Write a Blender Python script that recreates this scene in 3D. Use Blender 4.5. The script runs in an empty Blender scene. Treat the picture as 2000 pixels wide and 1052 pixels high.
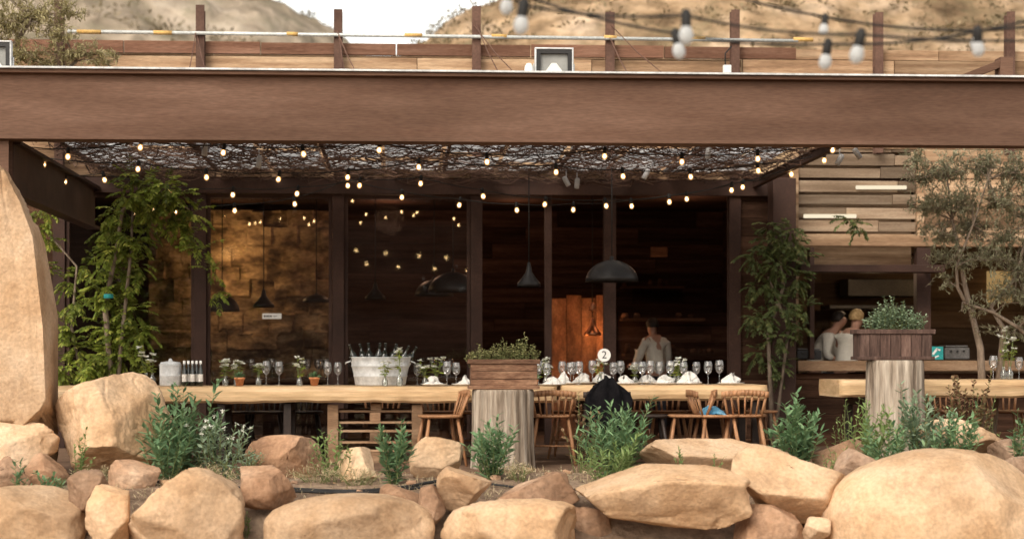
import bpy,bmesh,math,random
import numpy as np
from mathutils import Vector,Matrix,noise,Quaternion
R=random.Random(11)
scene=bpy.context.scene
COL=scene.collection
# ---------------------------------------------------------------- survey helper
F=3611.; TH=math.radians(3.5); CZ=.99
def W(px,py,Y):
    u=(px-1000)/F; v=(700-py)/F
    t=Y/(math.cos(TH)-u*math.sin(TH))
    return Vector((t*(math.sin(TH)+u*math.cos(TH)),Y,CZ+v*t))
def SC(px,Y):
    return F*(math.cos(TH)-(px-1000)/F*math.sin(TH))/Y
def sm(a,b,x):
    t=max(0,min(1,(x-a)/(b-a))); return t*t*(3-2*t)
def GZ(x,y):
    z=-.7+.68*sm(12.2,13.4,y)+.06*sm(13.4,14.4,y)-.04*sm(15.0,15.8,y)
    if y<15.8: z+=.03*noise.noise(Vector((x*1.3,y*1.3,0)))*(1-sm(15.2,15.8,y))
    return z
# ---------------------------------------------------------------- mesh builder
class MB:
    def __init__(s): s.v=[];s.f=[];s.r=[]
    def add(s,vs,fs,rnd=None):
        if rnd is None: rnd=R.random()
        o=len(s.v); s.v.extend([tuple(p) for p in vs]); s.r.extend([rnd]*len(vs))
        s.f.extend([tuple(i+o for i in f) for f in fs]); return s
    def box(s,c,d,rot=None,rnd=None,taper=1.0):
        x,y,z=d[0]/2,d[1]/2,d[2]/2
        vs=[Vector((a*x*(taper if k<0 else 1),b*y*(taper if k<0 else 1),k*z)) for k in(-1,1) for b in(-1,1) for a in(-1,1)]
        if rot is not None: vs=[rot@p for p in vs]
        c=Vector(c)
        return s.add([p+c for p in vs],[(0,2,3,1),(4,5,7,6),(0,1,5,4),(2,6,7,3),(0,4,6,2),(1,3,7,5)],rnd)
    def b2(s,x0,x1,y0,y1,z0,z1,rnd=None):
        return s.box(((x0+x1)/2,(y0+y1)/2,(z0+z1)/2),(abs(x1-x0),abs(y1-y0),abs(z1-z0)),None,rnd)
    def tube(s,pts,rad,n=6,rnd=None,cap=True):
        pts=[Vector(p) for p in pts]; m=len(pts)
        if not hasattr(rad,'__len__'): rad=[rad]*m
        vs=[];fs=[]; prev=None
        for i,p in enumerate(pts):
            d=(pts[min(i+1,m-1)]-pts[max(i-1,0)])
            if d.length<1e-9: d=Vector((0,0,1))
            d.normalize()
            if prev is None:
                a=d.orthogonal().normalized()
            else:
                a=(prev-d*prev.dot(d))
                a=a.normalized() if a.length>1e-6 else d.orthogonal().normalized()
            prev=a; b=d.cross(a)
            for k in range(n):
                t=2*math.pi*k/n
                vs.append(p+(a*math.cos(t)+b*math.sin(t))*rad[i])
        for i in range(m-1):
            for k in range(n):
                k2=(k+1)%n
                fs.append((i*n+k,i*n+k2,(i+1)*n+k2,(i+1)*n+k))
        if cap:
            fs.append(tuple(range(n-1,-1,-1))); fs.append(tuple((m-1)*n+k for k in range(n)))
        return s.add(vs,fs,rnd)
    def lathe(s,prof,c=(0,0,0),n=20,rnd=None,rot=None,scale=1):
        vs=[];fs=[];c=Vector(c)
        for r,z in prof:
            for k in range(n):
                t=2*math.pi*k/n
                p=Vector((max(r,1e-4)*math.cos(t),max(r,1e-4)*math.sin(t),z))*scale
                if rot is not None: p=rot@p
                vs.append(p+c)
        for i in range(len(prof)-1):
            for k in range(n):
                k2=(k+1)%n
                fs.append((i*n+k,i*n+k2,(i+1)*n+k2,(i+1)*n+k))
        return s.add(vs,fs,rnd)
    def leaf(s,p,d,L,w,rnd=None,roll=None,curl=.15):
        d=Vector(d).normalized(); p=Vector(p)
        a=d.cross(Vector((0,0,1)))
        if a.length<.05: a=Vector((1,0,0))
        a.normalize(); 
        ro=R.uniform(-.7,.7) if roll is None else roll
        a=Quaternion(d,ro)@a; n=a.cross(d)
        m=p+d*L*.45+n*(-.12*w)
        tip=p+d*L-n*L*curl
        l1=p+d*L*.28-a*w*.42; l2=p+d*L*.65-a*w*.4-n*L*curl*.4
        r1=p+d*L*.28+a*w*.42; r2=p+d*L*.65+a*w*.4-n*L*curl*.4
        return s.add([p,r1,r2,tip,l2,l1,m],[(0,1,2,6),(6,2,3),(0,6,4,5),(6,3,4)],rnd)
    def mesh(s,name,mat,origin=(0,0,0),smooth=False):
        o=Vector(origin)
        me=bpy.data.meshes.new(name)
        me.from_pydata([(p[0]-o.x,p[1]-o.y,p[2]-o.z) for p in s.v],[],s.f)
        at=me.attributes.new('rnd','FLOAT','POINT'); at.data.foreach_set('value',s.r)
        if mat: me.materials.append(mat)
        if smooth: me.polygons.foreach_set('use_smooth',[True]*len(me.polygons))
        me.update(); return me
def obj(name,me,loc=(0,0,0),rot=(0,0,0),scale=1,parent=None,bevel=0,label=None):
    o=bpy.data.objects.new(name,me); o.location=loc; o.rotation_euler=rot
    o.scale=(scale,)*3 if not hasattr(scale,'__len__') else scale
    COL.objects.link(o)
    if parent: o.parent=parent
    if label: o['label']=label
    if bevel:
        m=o.modifiers.new('bevel','BEVEL'); m.width=bevel; m.segments=2; m.limit_method='ANGLE'
    return o
def tag(o,label,cat,group=None):
    o['label']=label; o['category']=cat
    if group: o['group']=group
    return o
def struct(o): o['kind']='structure'; return o
def single(name,mb,mat,label,cat,base=None,smooth=False,bevel=0,group=None):
    base=Vector(base) if base is not None else Vector((0,0,0))
    o=obj(name,mb.mesh(name,mat,base,smooth),base,bevel=bevel)
    return tag(o,label,cat,group)
def multi(name,base,parts,label,cat,group=None):
    base=Vector(base); e=bpy.data.objects.new(name,None); e.location=base; e.empty_display_size=.1; COL.objects.link(e)
    tag(e,label,cat,group); out=[]
    for p in parts:
        par=e if len(p)<6 or p[5] is None else out[p[5]]
        out.append(obj(p[0],p[1].mesh(p[0],p[2],base,p[3]),parent=par,bevel=p[4]))
    return e,out
def proto(parts):
    return [(p[0],p[1].mesh(p[0],p[2],(0,0,0),p[3]),p[4],(p[5] if len(p)>5 else None)) for p in parts]
def spawn(name,pr,loc,rz=0,scale=1,label='',cat='',group=None,rot=None):
    e=bpy.data.objects.new(name,None); e.location=loc; e.rotation_euler=rot or (0,0,rz); e.empty_display_size=.1
    e.scale=(scale,)*3 if not hasattr(scale,'__len__') else scale
    COL.objects.link(e); tag(e,label,cat,group); out=[]
    for n,me,bv,pi in pr:
        out.append(obj(n,me,parent=(e if pi is None else out[pi]),bevel=bv))
    return e
# ---------------------------------------------------------------- materials
def mat(name,ramp,nscale=5,stretch=(1,1,1),rough=.8,bump=.2,bdist=.02,metal=0,ra=.0,oa=.0,detail=8,fine=60,fineamt=.25,spec=.3,transl=0,bscale=None,big=None,oh=None,spots=None):
    m=bpy.data.materials.new(name); m.use_nodes=True; nt=m.node_tree; N=nt.nodes; L=nt.links; N.clear()
    out=N.new('ShaderNodeOutputMaterial'); b=N.new('ShaderNodeBsdfPrincipled')
    b.inputs['Roughness'].default_value=rough; b.inputs['Metallic'].default_value=metal
    b.inputs['Specular IOR Level'].default_value=spec
    tc=N.new('ShaderNodeTexCoord'); mp=N.new('ShaderNodeMapping'); mp.inputs['Scale'].default_value=stretch
    oi=N.new('ShaderNodeObjectInfo'); at=N.new('ShaderNodeAttribute'); at.attribute_name='rnd'
    ad=N.new('ShaderNodeMath'); ad.operation='MULTIPLY_ADD'; L.new(oi.outputs['Random'],ad.inputs[0]); ad.inputs[1].default_value=37
    a2=N.new('ShaderNodeMath'); a2.operation='MULTIPLY'; L.new(at.outputs['Fac'],a2.inputs[0]); a2.inputs[1].default_value=53
    L.new(a2.outputs[0],ad.inputs[2])
    va=N.new('ShaderNodeVectorMath'); va.operation='ADD'
    L.new(tc.outputs['Object'],mp.inputs[0]); L.new(mp.outputs[0],va.inputs[0]); L.new(ad.outputs[0],va.inputs[1])
    n1=N.new('ShaderNodeTexNoise'); n1.inputs['Scale'].default_value=nscale; n1.inputs['Detail'].default_value=detail; n1.inputs['Roughness'].default_value=.6
    L.new(va.outputs[0],n1.inputs['Vector'])
    cr=N.new('ShaderNodeValToRGB'); e=cr.color_ramp.elements
    while len(e)<len(ramp): e.new(.5)
    for i,(p,c) in enumerate(ramp): e[i].position=p; e[i].color=(*c,1)
    L.new(n1.outputs['Fac'],cr.inputs[0])
    col=cr.outputs[0]
    if oh:
        fm=N.new('ShaderNodeMath'); fm.operation='MULTIPLY'; L.new(oi.outputs['Random'],fm.inputs[0]); fm.inputs[1].default_value=7.31
        fr=N.new('ShaderNodeMath'); fr.operation='FRACT'; L.new(fm.outputs[0],fr.inputs[0])
        f2=N.new('ShaderNodeMath'); f2.operation='MULTIPLY'; L.new(fr.outputs[0],f2.inputs[0]); f2.inputs[1].default_value=oh[1]
        mc=N.new('ShaderNodeMix'); mc.data_type='RGBA'; mc.blend_type='MULTIPLY'; L.new(f2.outputs[0],mc.inputs[0]); L.new(col,mc.inputs[6]); mc.inputs[7].default_value=(*oh[0],1); col=mc.outputs[2]
    if spots:
        ns=N.new('ShaderNodeTexNoise'); ns.inputs['Scale'].default_value=spots[1]; ns.inputs['Detail'].default_value=6; ns.inputs['Roughness'].default_value=.7; L.new(va.outputs[0],ns.inputs['Vector'])
        rs=N.new('ShaderNodeMapRange'); rs.inputs[1].default_value=.50; rs.inputs[2].default_value=.68; rs.inputs[3].default_value=0; rs.inputs[4].default_value=spots[2]; L.new(ns.outputs['Fac'],rs.inputs[0])
        ms=N.new('ShaderNodeMix'); ms.data_type='RGBA'; L.new(rs.outputs[0],ms.inputs[0]); L.new(col,ms.inputs[6]); ms.inputs[7].default_value=(*spots[0],1); col=ms.outputs[2]
    n2=N.new('ShaderNodeTexNoise'); n2.inputs['Scale'].default_value=fine; n2.inputs['Detail'].default_value=4
    L.new(va.outputs[0],n2.inputs['Vector'])
    mr=N.new('ShaderNodeMapRange'); mr.inputs[1].default_value=.3; mr.inputs[2].default_value=.7; mr.inputs[3].default_value=1-fineamt; mr.inputs[4].default_value=1+fineamt
    L.new(n2.outputs['Fac'],mr.inputs[0])
    r1=N.new('ShaderNodeMapRange'); r1.inputs[3].default_value=1-ra; r1.inputs[4].default_value=1+ra; L.new(at.outputs['Fac'],r1.inputs[0])
    r2=N.new('ShaderNodeMapRange'); r2.inputs[3].default_value=1-oa; r2.inputs[4].default_value=1+oa; L.new(oi.outputs['Random'],r2.inputs[0])
    m1=N.new('ShaderNodeMath'); m1.operation='MULTIPLY'; L.new(mr.outputs[0],m1.inputs[0]); L.new(r1.outputs[0],m1.inputs[1])
    m2=N.new('ShaderNodeMath'); m2.operation='MULTIPLY'; L.new(m1.outputs[0],m2.inputs[0]); L.new(r2.outputs[0],m2.inputs[1])
    val=m2.outputs[0]
    if big:
        n3=N.new('ShaderNodeTexNoise'); n3.inputs['Scale'].default_value=big[0]; n3.inputs['Detail'].default_value=3
        L.new(va.outputs[0],n3.inputs['Vector'])
        r3=N.new('ShaderNodeMapRange'); r3.inputs[1].default_value=.35; r3.inputs[2].default_value=.65; r3.inputs[3].default_value=1-big[1]; r3.inputs[4].default_value=1+big[1]
        L.new(n3.outputs['Fac'],r3.inputs[0]); m3=N.new('ShaderNodeMath'); m3.operation='MULTIPLY'; L.new(val,m3.inputs[0]); L.new(r3.outputs[0],m3.inputs[1]); val=m3.outputs[0]
    vm=N.new('ShaderNodeVectorMath'); vm.operation='SCALE'; L.new(col,vm.inputs[0]); L.new(val,vm.inputs['Scale'])
    L.new(vm.outputs[0],b.inputs['Base Color'])
    if bump:
        if bscale:
            n4=N.new('ShaderNodeTexNoise'); n4.inputs['Scale'].default_value=bscale; n4.inputs['Detail'].default_value=10; n4.inputs['Roughness'].default_value=.66; L.new(va.outputs[0],n4.inputs['Vector']); hs=n4.outputs['Fac']
        else:
            am=N.new('ShaderNodeMath'); am.operation='MULTIPLY_ADD'; L.new(n2.outputs['Fac'],am.inputs[0]); am.inputs[1].default_value=.3; L.new(n1.outputs['Fac'],am.inputs[2]); hs=am.outputs[0]
        bp=N.new('ShaderNodeBump'); bp.inputs['Strength'].default_value=bump; bp.inputs['Distance'].default_value=bdist
        L.new(hs,bp.inputs['Height']); L.new(bp.outputs[0],b.inputs['Normal'])
    sh=b.outputs[0]
    if transl:
        t=N.new('ShaderNodeBsdfTranslucent'); L.new(vm.outputs[0],t.inputs[0]); mx=N.new('ShaderNodeMixShader'); mx.inputs[0].default_value=transl
        L.new(sh,mx.inputs[1]); L.new(t.outputs[0],mx.inputs[2]); sh=mx.outputs[0]
    L.new(sh,out.inputs[0]); return m
def emis(name,c,s,clear=0):
    m=bpy.data.materials.new(name); m.use_nodes=True; nt=m.node_tree; nt.nodes.clear()
    o=nt.nodes.new('ShaderNodeOutputMaterial'); e=nt.nodes.new('ShaderNodeEmission'); e.inputs[0].default_value=(*c,1); e.inputs[1].default_value=s
    sh=e.outputs[0]
    if clear:
        t=nt.nodes.new('ShaderNodeBsdfTransparent'); a=nt.nodes.new('ShaderNodeAddShader'); t.inputs[0].default_value=(clear,clear*.9,clear*.75,1)
        nt.links.new(sh,a.inputs[0]); nt.links.new(t.outputs[0],a.inputs[1]); sh=a.outputs[0]
    nt.links.new(sh,o.inputs[0]); return m
def glass(name,base=.03,gain=1.0,tint=(1,1,1),rough=.02,milk=0):
    m=bpy.data.materials.new(name); m.use_nodes=True; nt=m.node_tree; N=nt.nodes; L=nt.links; N.clear()
    o=N.new('ShaderNodeOutputMaterial'); t=N.new('ShaderNodeBsdfTransparent'); t.inputs[0].default_value=(*tint,1)
    g=N.new('ShaderNodeBsdfGlossy'); g.inputs['Roughness'].default_value=rough
    fr=N.new('ShaderNodeFresnel'); fr.inputs[0].default_value=1.5
    ma=N.new('ShaderNodeMath'); ma.operation='MULTIPLY_ADD'; L.new(fr.outputs[0],ma.inputs[0]); ma.inputs[1].default_value=gain; ma.inputs[2].default_value=base; ma.use_clamp=True
    mx=N.new('ShaderNodeMixShader'); L.new(ma.outputs[0],mx.inputs[0]); L.new(t.outputs[0],mx.inputs[1]); L.new(g.outputs[0],mx.inputs[2])
    sh=mx.outputs[0]
    if milk:
        d=N.new('ShaderNodeBsdfDiffuse'); d.inputs[0].default_value=(.8,.8,.78,1); m2=N.new('ShaderNodeMixShader'); m2.inputs[0].default_value=milk
        L.new(sh,m2.inputs[1]); L.new(d.outputs[0],m2.inputs[2]); sh=m2.outputs[0]
    L.new(sh,o.inputs[0]); return m
M={}
M['rock']=mat('sandstone',[(.25,(.36,.205,.11)),(.40,(.52,.33,.185)),(.54,(.63,.43,.265)),(.75,(.70,.52,.355))],1.9,rough=.95,bump=.8,bdist=.045,oa=.10,fine=38,fineamt=.14,big=(.9,.15),spec=.1,bscale=4,oh=((.84,.87,.93),.8),spots=((.36,.225,.13),3.2,.6))
M['rockred']=mat('red_sandstone',[(.25,(.24,.13,.075)),(.45,(.38,.225,.135)),(.6,(.48,.31,.20)),(.78,(.56,.405,.285))],2.6,rough=.95,bump=.9,bdist=.045,oa=.13,fine=30,fineamt=.18,big=(1.2,.18),spec=.1,bscale=5,oh=((.82,.90,1.0),1),spots=((.21,.125,.08),5.0,.65))
M['dirt']=mat('dirt',[(.3,(.15,.10,.068)),(.5,(.28,.195,.135)),(.7,(.42,.315,.225))],1.3,rough=1,bump=1,bdist=.06,fine=14,fineamt=.35,spec=.1,bscale=9)
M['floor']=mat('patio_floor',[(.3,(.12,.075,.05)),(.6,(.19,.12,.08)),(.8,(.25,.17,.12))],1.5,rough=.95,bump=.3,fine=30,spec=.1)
M['beam']=mat('weathered_steel',[(.3,(.108,.060,.040)),(.5,(.142,.081,.055)),(.7,(.182,.108,.076))],1.8,stretch=(.3,1,2.2),rough=.85,bump=.1,bdist=.01,fine=38,fineamt=.16,big=(.45,.16),oa=.05,spec=.15,spots=((.10,.05,.032),2.2,.45))
M['beamdark']=mat('dark_rusted_steel',[(.3,(.034,.016,.011)),(.5,(.052,.025,.017)),(.7,(.075,.037,.025))],3,rough=.7,bump=.1,fine=50,fineamt=.15,oa=.1)
M['postup']=mat('rusted_steel_post',[(.3,(.085,.042,.03)),(.5,(.12,.065,.046)),(.7,(.165,.093,.065))],3,rough=.8,bump=.15,fine=40,fineamt=.2,oa=.15)
M['plank']=mat('reclaimed_planks',[(.28,(.16,.093,.055)),(.46,(.29,.182,.108)),(.60,(.41,.28,.175)),(.8,(.52,.385,.265))],1.4,stretch=(.5,1,9),rough=.9,bump=.4,bdist=.01,ra=.38,fine=24,fineamt=.25,spec=.1)
M['plankred']=mat('red_planks',[(.3,(.17,.085,.055)),(.5,(.25,.13,.085)),(.7,(.33,.19,.13))],1.5,stretch=(.5,1,8),rough=.9,bump=.3,bdist=.01,ra=.3,fine=24,spec=.1)
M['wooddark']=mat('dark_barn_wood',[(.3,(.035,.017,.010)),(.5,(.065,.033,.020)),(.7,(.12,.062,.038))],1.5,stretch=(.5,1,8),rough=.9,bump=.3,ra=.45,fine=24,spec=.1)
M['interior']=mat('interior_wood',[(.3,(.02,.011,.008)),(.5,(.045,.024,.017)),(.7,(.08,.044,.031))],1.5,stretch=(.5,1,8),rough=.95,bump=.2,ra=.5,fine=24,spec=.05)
M['orange']=mat('orange_wood',[(.3,(.13,.05,.022)),(.5,(.27,.11,.05)),(.7,(.42,.19,.09))],2.6,stretch=(3,1,1.6),rough=.8,bump=.3,ra=.35,fine=20,fineamt=.3,big=(1.6,.4))
M['stonewall']=mat('interior_stone',[(.34,(.045,.028,.017)),(.46,(.15,.095,.052)),(.58,(.31,.21,.12)),(.75,(.42,.31,.19))],3.2,stretch=(1,1,1.8),rough=.95,bump=.9,bdist=.06,fine=16,fineamt=.3)
M['slab']=mat('pine_slab',[(.28,(.42,.26,.13)),(.48,(.58,.40,.22)),(.62,(.66,.47,.28)),(.8,(.74,.57,.38))],1.2,stretch=(.5,2,9),rough=.6,bump=.25,bdist=.008,fine=18,fineamt=.14,big=(.8,.15),spots=((.36,.20,.09),2.2,.6))
M['chair']=mat('chair_wood',[(.3,(.25,.12,.055)),(.5,(.35,.175,.085)),(.7,(.43,.235,.12))],6,stretch=(1,1,.3),rough=.5,bump=.05,oa=.15,spec=.35)
M['chairdark']=mat('dark_stained_wood',[(.3,(.02,.014,.012)),(.7,(.05,.035,.028))],6,rough=.5,bump=.05)
M['pallet']=mat('pallet_wood',[(.3,(.16,.09,.05)),(.5,(.27,.165,.095)),(.7,(.36,.24,.15))],1.6,stretch=(1,1,7),rough=.9,bump=.3,ra=.35,fine=20)
M['planter']=mat('planter_wood',[(.3,(.06,.028,.016)),(.48,(.13,.066,.038)),(.7,(.24,.14,.085))],6,stretch=(1,6,5),rough=.85,bump=.6,bdist=.01,ra=.35,fine=30,oa=.05)
M['planterdark']=mat('dark_planter_wood',[(.3,(.045,.026,.02)),(.5,(.09,.052,.040)),(.7,(.16,.10,.078))],5,stretch=(6,6,.8),rough=.85,bump=.4,bdist=.01,ra=.3,fine=30)
M['stump']=mat('weathered_stump',[(.3,(.10,.07,.05)),(.43,(.26,.205,.155)),(.54,(.41,.345,.275)),(.75,(.55,.48,.40))],9,stretch=(1.6,1.6,.13),rough=.95,bump=1,bdist=.03,fine=30,fineamt=.25,spec=.1,spots=((.13,.09,.06),4,.6))
M['endgrain']=mat('stump_end_grain',[(.3,(.25,.17,.11)),(.7,(.45,.34,.24))],9,rough=.95,bump=.4)
M['black']=mat('black_metal',[(.3,(.012,.011,.011)),(.7,(.022,.020,.020))],6,rough=.42,bump=0,spec=.4)
M['rubber']=mat('black_rubber',[(.3,(.012,.012,.012)),(.7,(.03,.028,.026))],20,rough=.7,bump=.1)
M['cloth']=mat('black_cloth',[(.3,(.004,.004,.005)),(.7,(.012,.011,.012))],12,rough=1,bump=.3,spec=.05)
M['blue']=mat('blue_cloth',[(.3,(.03,.12,.22)),(.5,(.10,.28,.42)),(.7,(.30,.50,.62))],9,rough=.95,bump=.3)
M['white']=mat('white_paint',[(.3,(.70,.69,.66)),(.7,(.82,.81,.78))],8,rough=.5,bump=.03,fineamt=.05)
M['cream']=mat('cream_cotton',[(.3,(.66,.61,.52)),(.7,(.76,.71,.62))],8,rough=.9,bump=.2,fineamt=.08)
M['greyhead']=mat('grey_lamp_paint',[(.3,(.34,.34,.34)),(.7,(.44,.44,.44))],8,rough=.5,bump=.03,fineamt=.05)
M['linen']=mat('white_linen',[(.3,(.60,.57,.52)),(.7,(.76,.74,.70))],14,rough=.95,bump=.5,fineamt=.08)
M['petal']=mat('white_petals',[(.3,(.68,.68,.58)),(.7,(.84,.84,.78))],14,rough=.8,bump=0,ra=.12,transl=.25)
M['galv']=mat('galvanised_steel',[(.3,(.46,.47,.47)),(.5,(.56,.57,.57)),(.7,(.66,.67,.67))],16,rough=.65,bump=.05,metal=.1,fineamt=.10,big=(4,.16))
M['conduit']=mat('steel_conduit',[(.3,(.5,.52,.5)),(.7,(.66,.68,.66))],4,stretch=(.6,1,1),rough=.5,bump=.02,metal=.2)
M['yellow']=mat('yellow_tape',[(.3,(.55,.33,.10)),(.7,(.68,.44,.16))],9,rough=.7,bump=0)
M['terra']=mat('terracotta',[(.3,(.42,.16,.07)),(.7,(.55,.24,.11))],12,rough=.85,bump=.1)
M['soil']=mat('potting_soil',[(.3,(.03,.02,.012)),(.7,(.08,.05,.03))],30,rough=1,bump=.6)
M['copper']=mat('copper',[(.3,(.62,.25,.12)),(.7,(.75,.34,.18))],6,rough=.3,bump=.02,metal=.9)
M['twig']=mat('dry_twigs',[(.3,(.05,.028,.021)),(.5,(.105,.062,.045)),(.7,(.19,.12,.088))],5,rough=.95,bump=.3,ra=.55)
M['bark']=mat('bark',[(.3,(.12,.085,.06)),(.5,(.23,.175,.13)),(.7,(.34,.27,.21))],8,stretch=(1,1,.3),rough=.95,bump=.6,bdist=.01)
M['leafvine']=mat('vine_leaves',[(.3,(.10,.15,.022)),(.5,(.21,.265,.042)),(.7,(.42,.40,.085))],2.2,rough=.5,bump=0,ra=.5,fineamt=.1,transl=.42)
M['leafvined']=mat('dark_vine_leaves',[(.3,(.07,.10,.035)),(.5,(.115,.15,.05)),(.7,(.24,.22,.08))],2.2,rough=.55,bump=0,ra=.4,fineamt=.1,transl=.35)
M['sage']=mat('sage_leaves',[(.3,(.09,.175,.085)),(.5,(.15,.255,.125)),(.7,(.25,.35,.18))],2.5,rough=.6,bump=0,ra=.35,oa=.14,fineamt=.1,transl=.3)
M['bright']=mat('bright_green_leaves',[(.3,(.13,.20,.06)),(.5,(.21,.30,.10)),(.7,(.33,.40,.17))],2.5,rough=.6,bump=0,ra=.3,oa=.1,fineamt=.1,transl=.35)
M['grey']=mat('grey_green_leaves',[(.3,(.15,.22,.13)),(.5,(.23,.31,.20)),(.7,(.35,.42,.29))],2.5,rough=.6,bump=0,ra=.3,fineamt=.1,transl=.3)
M['thyme']=mat('thyme_leaves',[(.3,(.16,.16,.06)),(.5,(.26,.25,.11)),(.7,(.40,.36,.19))],4,rough=.7,bump=0,ra=.4,fineamt=.1,transl=.3)
M['olive']=mat('olive_leaves',[(.3,(.20,.20,.115)),(.5,(.31,.305,.19)),(.7,(.46,.44,.30))],2.5,rough=.6,bump=0,ra=.4,fineamt=.1,transl=.38)
M['olivey']=mat('yellow_olive_leaves',[(.3,(.28,.24,.11)),(.5,(.42,.37,.19)),(.7,(.56,.51,.31))],2.5,rough=.6,bump=0,ra=.35,fineamt=.1,transl=.4)
M['maroon']=mat('maroon_leaves',[(.3,(.12,.055,.035)),(.5,(.19,.105,.06)),(.7,(.22,.20,.09))],2.5,rough=.6,bump=0,ra=.4,transl=.25)
M['stem']=mat('green_stem',[(.3,(.10,.14,.04)),(.7,(.20,.22,.09))],5,rough=.7,bump=0)
M['straw']=mat('dry_straw',[(.3,(.34,.26,.15)),(.5,(.48,.39,.24)),(.7,(.58,.50,.34))],3,rough=.9,bump=0,ra=.35,transl=.2)
M['hill']=mat('dry_hillside',[(.36,(.15,.10,.06)),(.44,(.25,.17,.10)),(.52,(.37,.26,.16)),(.66,(.50,.38,.27))],.42,stretch=(1,.6,1.3),rough=1,bump=.8,bdist=.6,fine=1.6,fineamt=.35,spec=.05,big=(.12,.2),spots=((.16,.13,.075),.9,.85))
M['reflhill']=mat('reflection_hill_dark',[(.34,(.05,.03,.02)),(.53,(.085,.05,.036)),(.7,(.13,.08,.057))],.2,rough=1,bump=0,fine=.9,fineamt=.3,spec=.0)  # dark tone for the added hill mirrored in the window glass
M['hillfar']=mat('far_dry_hillside',[(.34,(.17,.14,.10)),(.44,(.27,.22,.16)),(.54,(.38,.31,.235)),(.7,(.49,.42,.335))],.22,rough=1,bump=.8,bdist=1.2,fine=.9,fineamt=.3,spec=.05,spots=((.15,.135,.09),.45,.85))
M['shrub']=mat('dry_shrubs',[(.3,(.15,.12,.07)),(.5,(.22,.18,.105)),(.7,(.34,.27,.17))],.5,rough=1,bump=0,ra=.3,transl=.2)
M['teal']=mat('teal_card',[(.3,(.02,.25,.24)),(.7,(.03,.31,.30))],5,rough=.6,bump=0)
M['skin']=mat('skin',[(.3,(.36,.19,.13)),(.7,(.46,.26,.18))],8,rough=.6,bump=0,fineamt=.05)
M['hairdark']=mat('dark_hair',[(.3,(.012,.008,.006)),(.7,(.03,.02,.014))],20,rough=.6,bump=.3)
M['hairblond']=mat('blond_hair',[(.3,(.30,.18,.07)),(.7,(.50,.34,.16))],20,rough=.6,bump=.3)
M['trouser']=mat('dark_trousers',[(.3,(.02,.02,.025)),(.7,(.04,.04,.05))],20,rough=.9,bump=.1)
M['shelf']=mat('kitchen_panel',[(.3,(.09,.055,.036)),(.7,(.18,.12,.078))],3,stretch=(.5,1,6),rough=.8,bump=.2,ra=.4)
M['steelgrey']=mat('kitchen_steel',[(.3,(.10,.095,.09)),(.7,(.17,.16,.15))],3,rough=.5,metal=.4,bump=.02)
M['poly']=mat('translucent_sheet',[(.35,(.36,.37,.38)),(.6,(.80,.80,.80))],3,rough=.5,bump=0,transl=.85,fineamt=.05)
M['lourve']=mat('pale_slats',[(.3,(.17,.115,.072)),(.5,(.28,.20,.135)),(.7,(.40,.31,.22))],1.6,stretch=(.5,1,7),rough=.9,bump=.4,bdist=.01,ra=.5)
M['pane']=glass('window_glass',.012,1.1)
M['wine']=glass('wine_glass',.06,1.8,rough=.04,milk=.07)
M['bottleglass']=glass('clear_bottle_glass',.06,1.5,tint=(.9,.94,.9),rough=.05,milk=.10)
M['darkbottle']=mat('dark_bottle_glass',[(.3,(.006,.008,.005)),(.7,(.012,.014,.008))],5,rough=.12,bump=0,spec=.8)
M['bulb']=emis('bulb_envelope',(1,.55,.22),.55,.9)
M['filament']=emis('glowing_filament',(1,.72,.38),30)
M['bulboff']=mat('frosted_bulb',[(.3,(.74,.76,.76)),(.7,(.84,.86,.86))],9,rough=.2,bump=0,transl=.6,fineamt=.03)
M['tubelight']=emis('fluorescent_tube',(1,.86,.62),1.0)
M['warmlamp']=emis('warm_lamp',(1,.55,.22),5)
M['kitchlamp']=emis('kitchen_lamp',(1,.62,.24),.35)
M['led']=mat('floodlight_reflector',[(.3,(.22,.22,.21)),(.7,(.31,.31,.29))],5,rough=.5,bump=0,metal=.1,fineamt=.04)
M['ledchip']=mat('led_base',[(.3,(.60,.60,.56)),(.7,(.68,.67,.62))],5,rough=.5,bump=0,fineamt=.03)

# ---------------------------------------------------------------- ground
def ground():
    xs=list(np.concatenate([np.linspace(-400,-20,12),np.linspace(-14,16,230),np.linspace(22,400,12)]))
    ys=list(np.concatenate([np.linspace(-300,8,10),np.linspace(11.8,16,60),np.linspace(17,700,16)]))
    mb=MB(); vs=[]
    for y in ys:
        for x in xs:
            z=GZ(x,y)
            if 12.4<y<15.8: z+=.018*noise.noise(Vector((x*5,y*5,2)))+.01*noise.noise(Vector((x*13,y*13,2)))
            vs.append((x,y,z))
    n=len(xs)
    fs=[(j*n+i,j*n+i+1,(j+1)*n+i+1,(j+1)*n+i) for j in range(len(ys)-1) for i in range(n-1)]
    mb.add(vs,fs,.5); o=obj('ground',mb.mesh('ground',M['dirt'],smooth=True)); struct(o)
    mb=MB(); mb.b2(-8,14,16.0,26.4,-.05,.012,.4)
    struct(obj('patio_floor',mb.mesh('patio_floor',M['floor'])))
ground()
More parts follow.
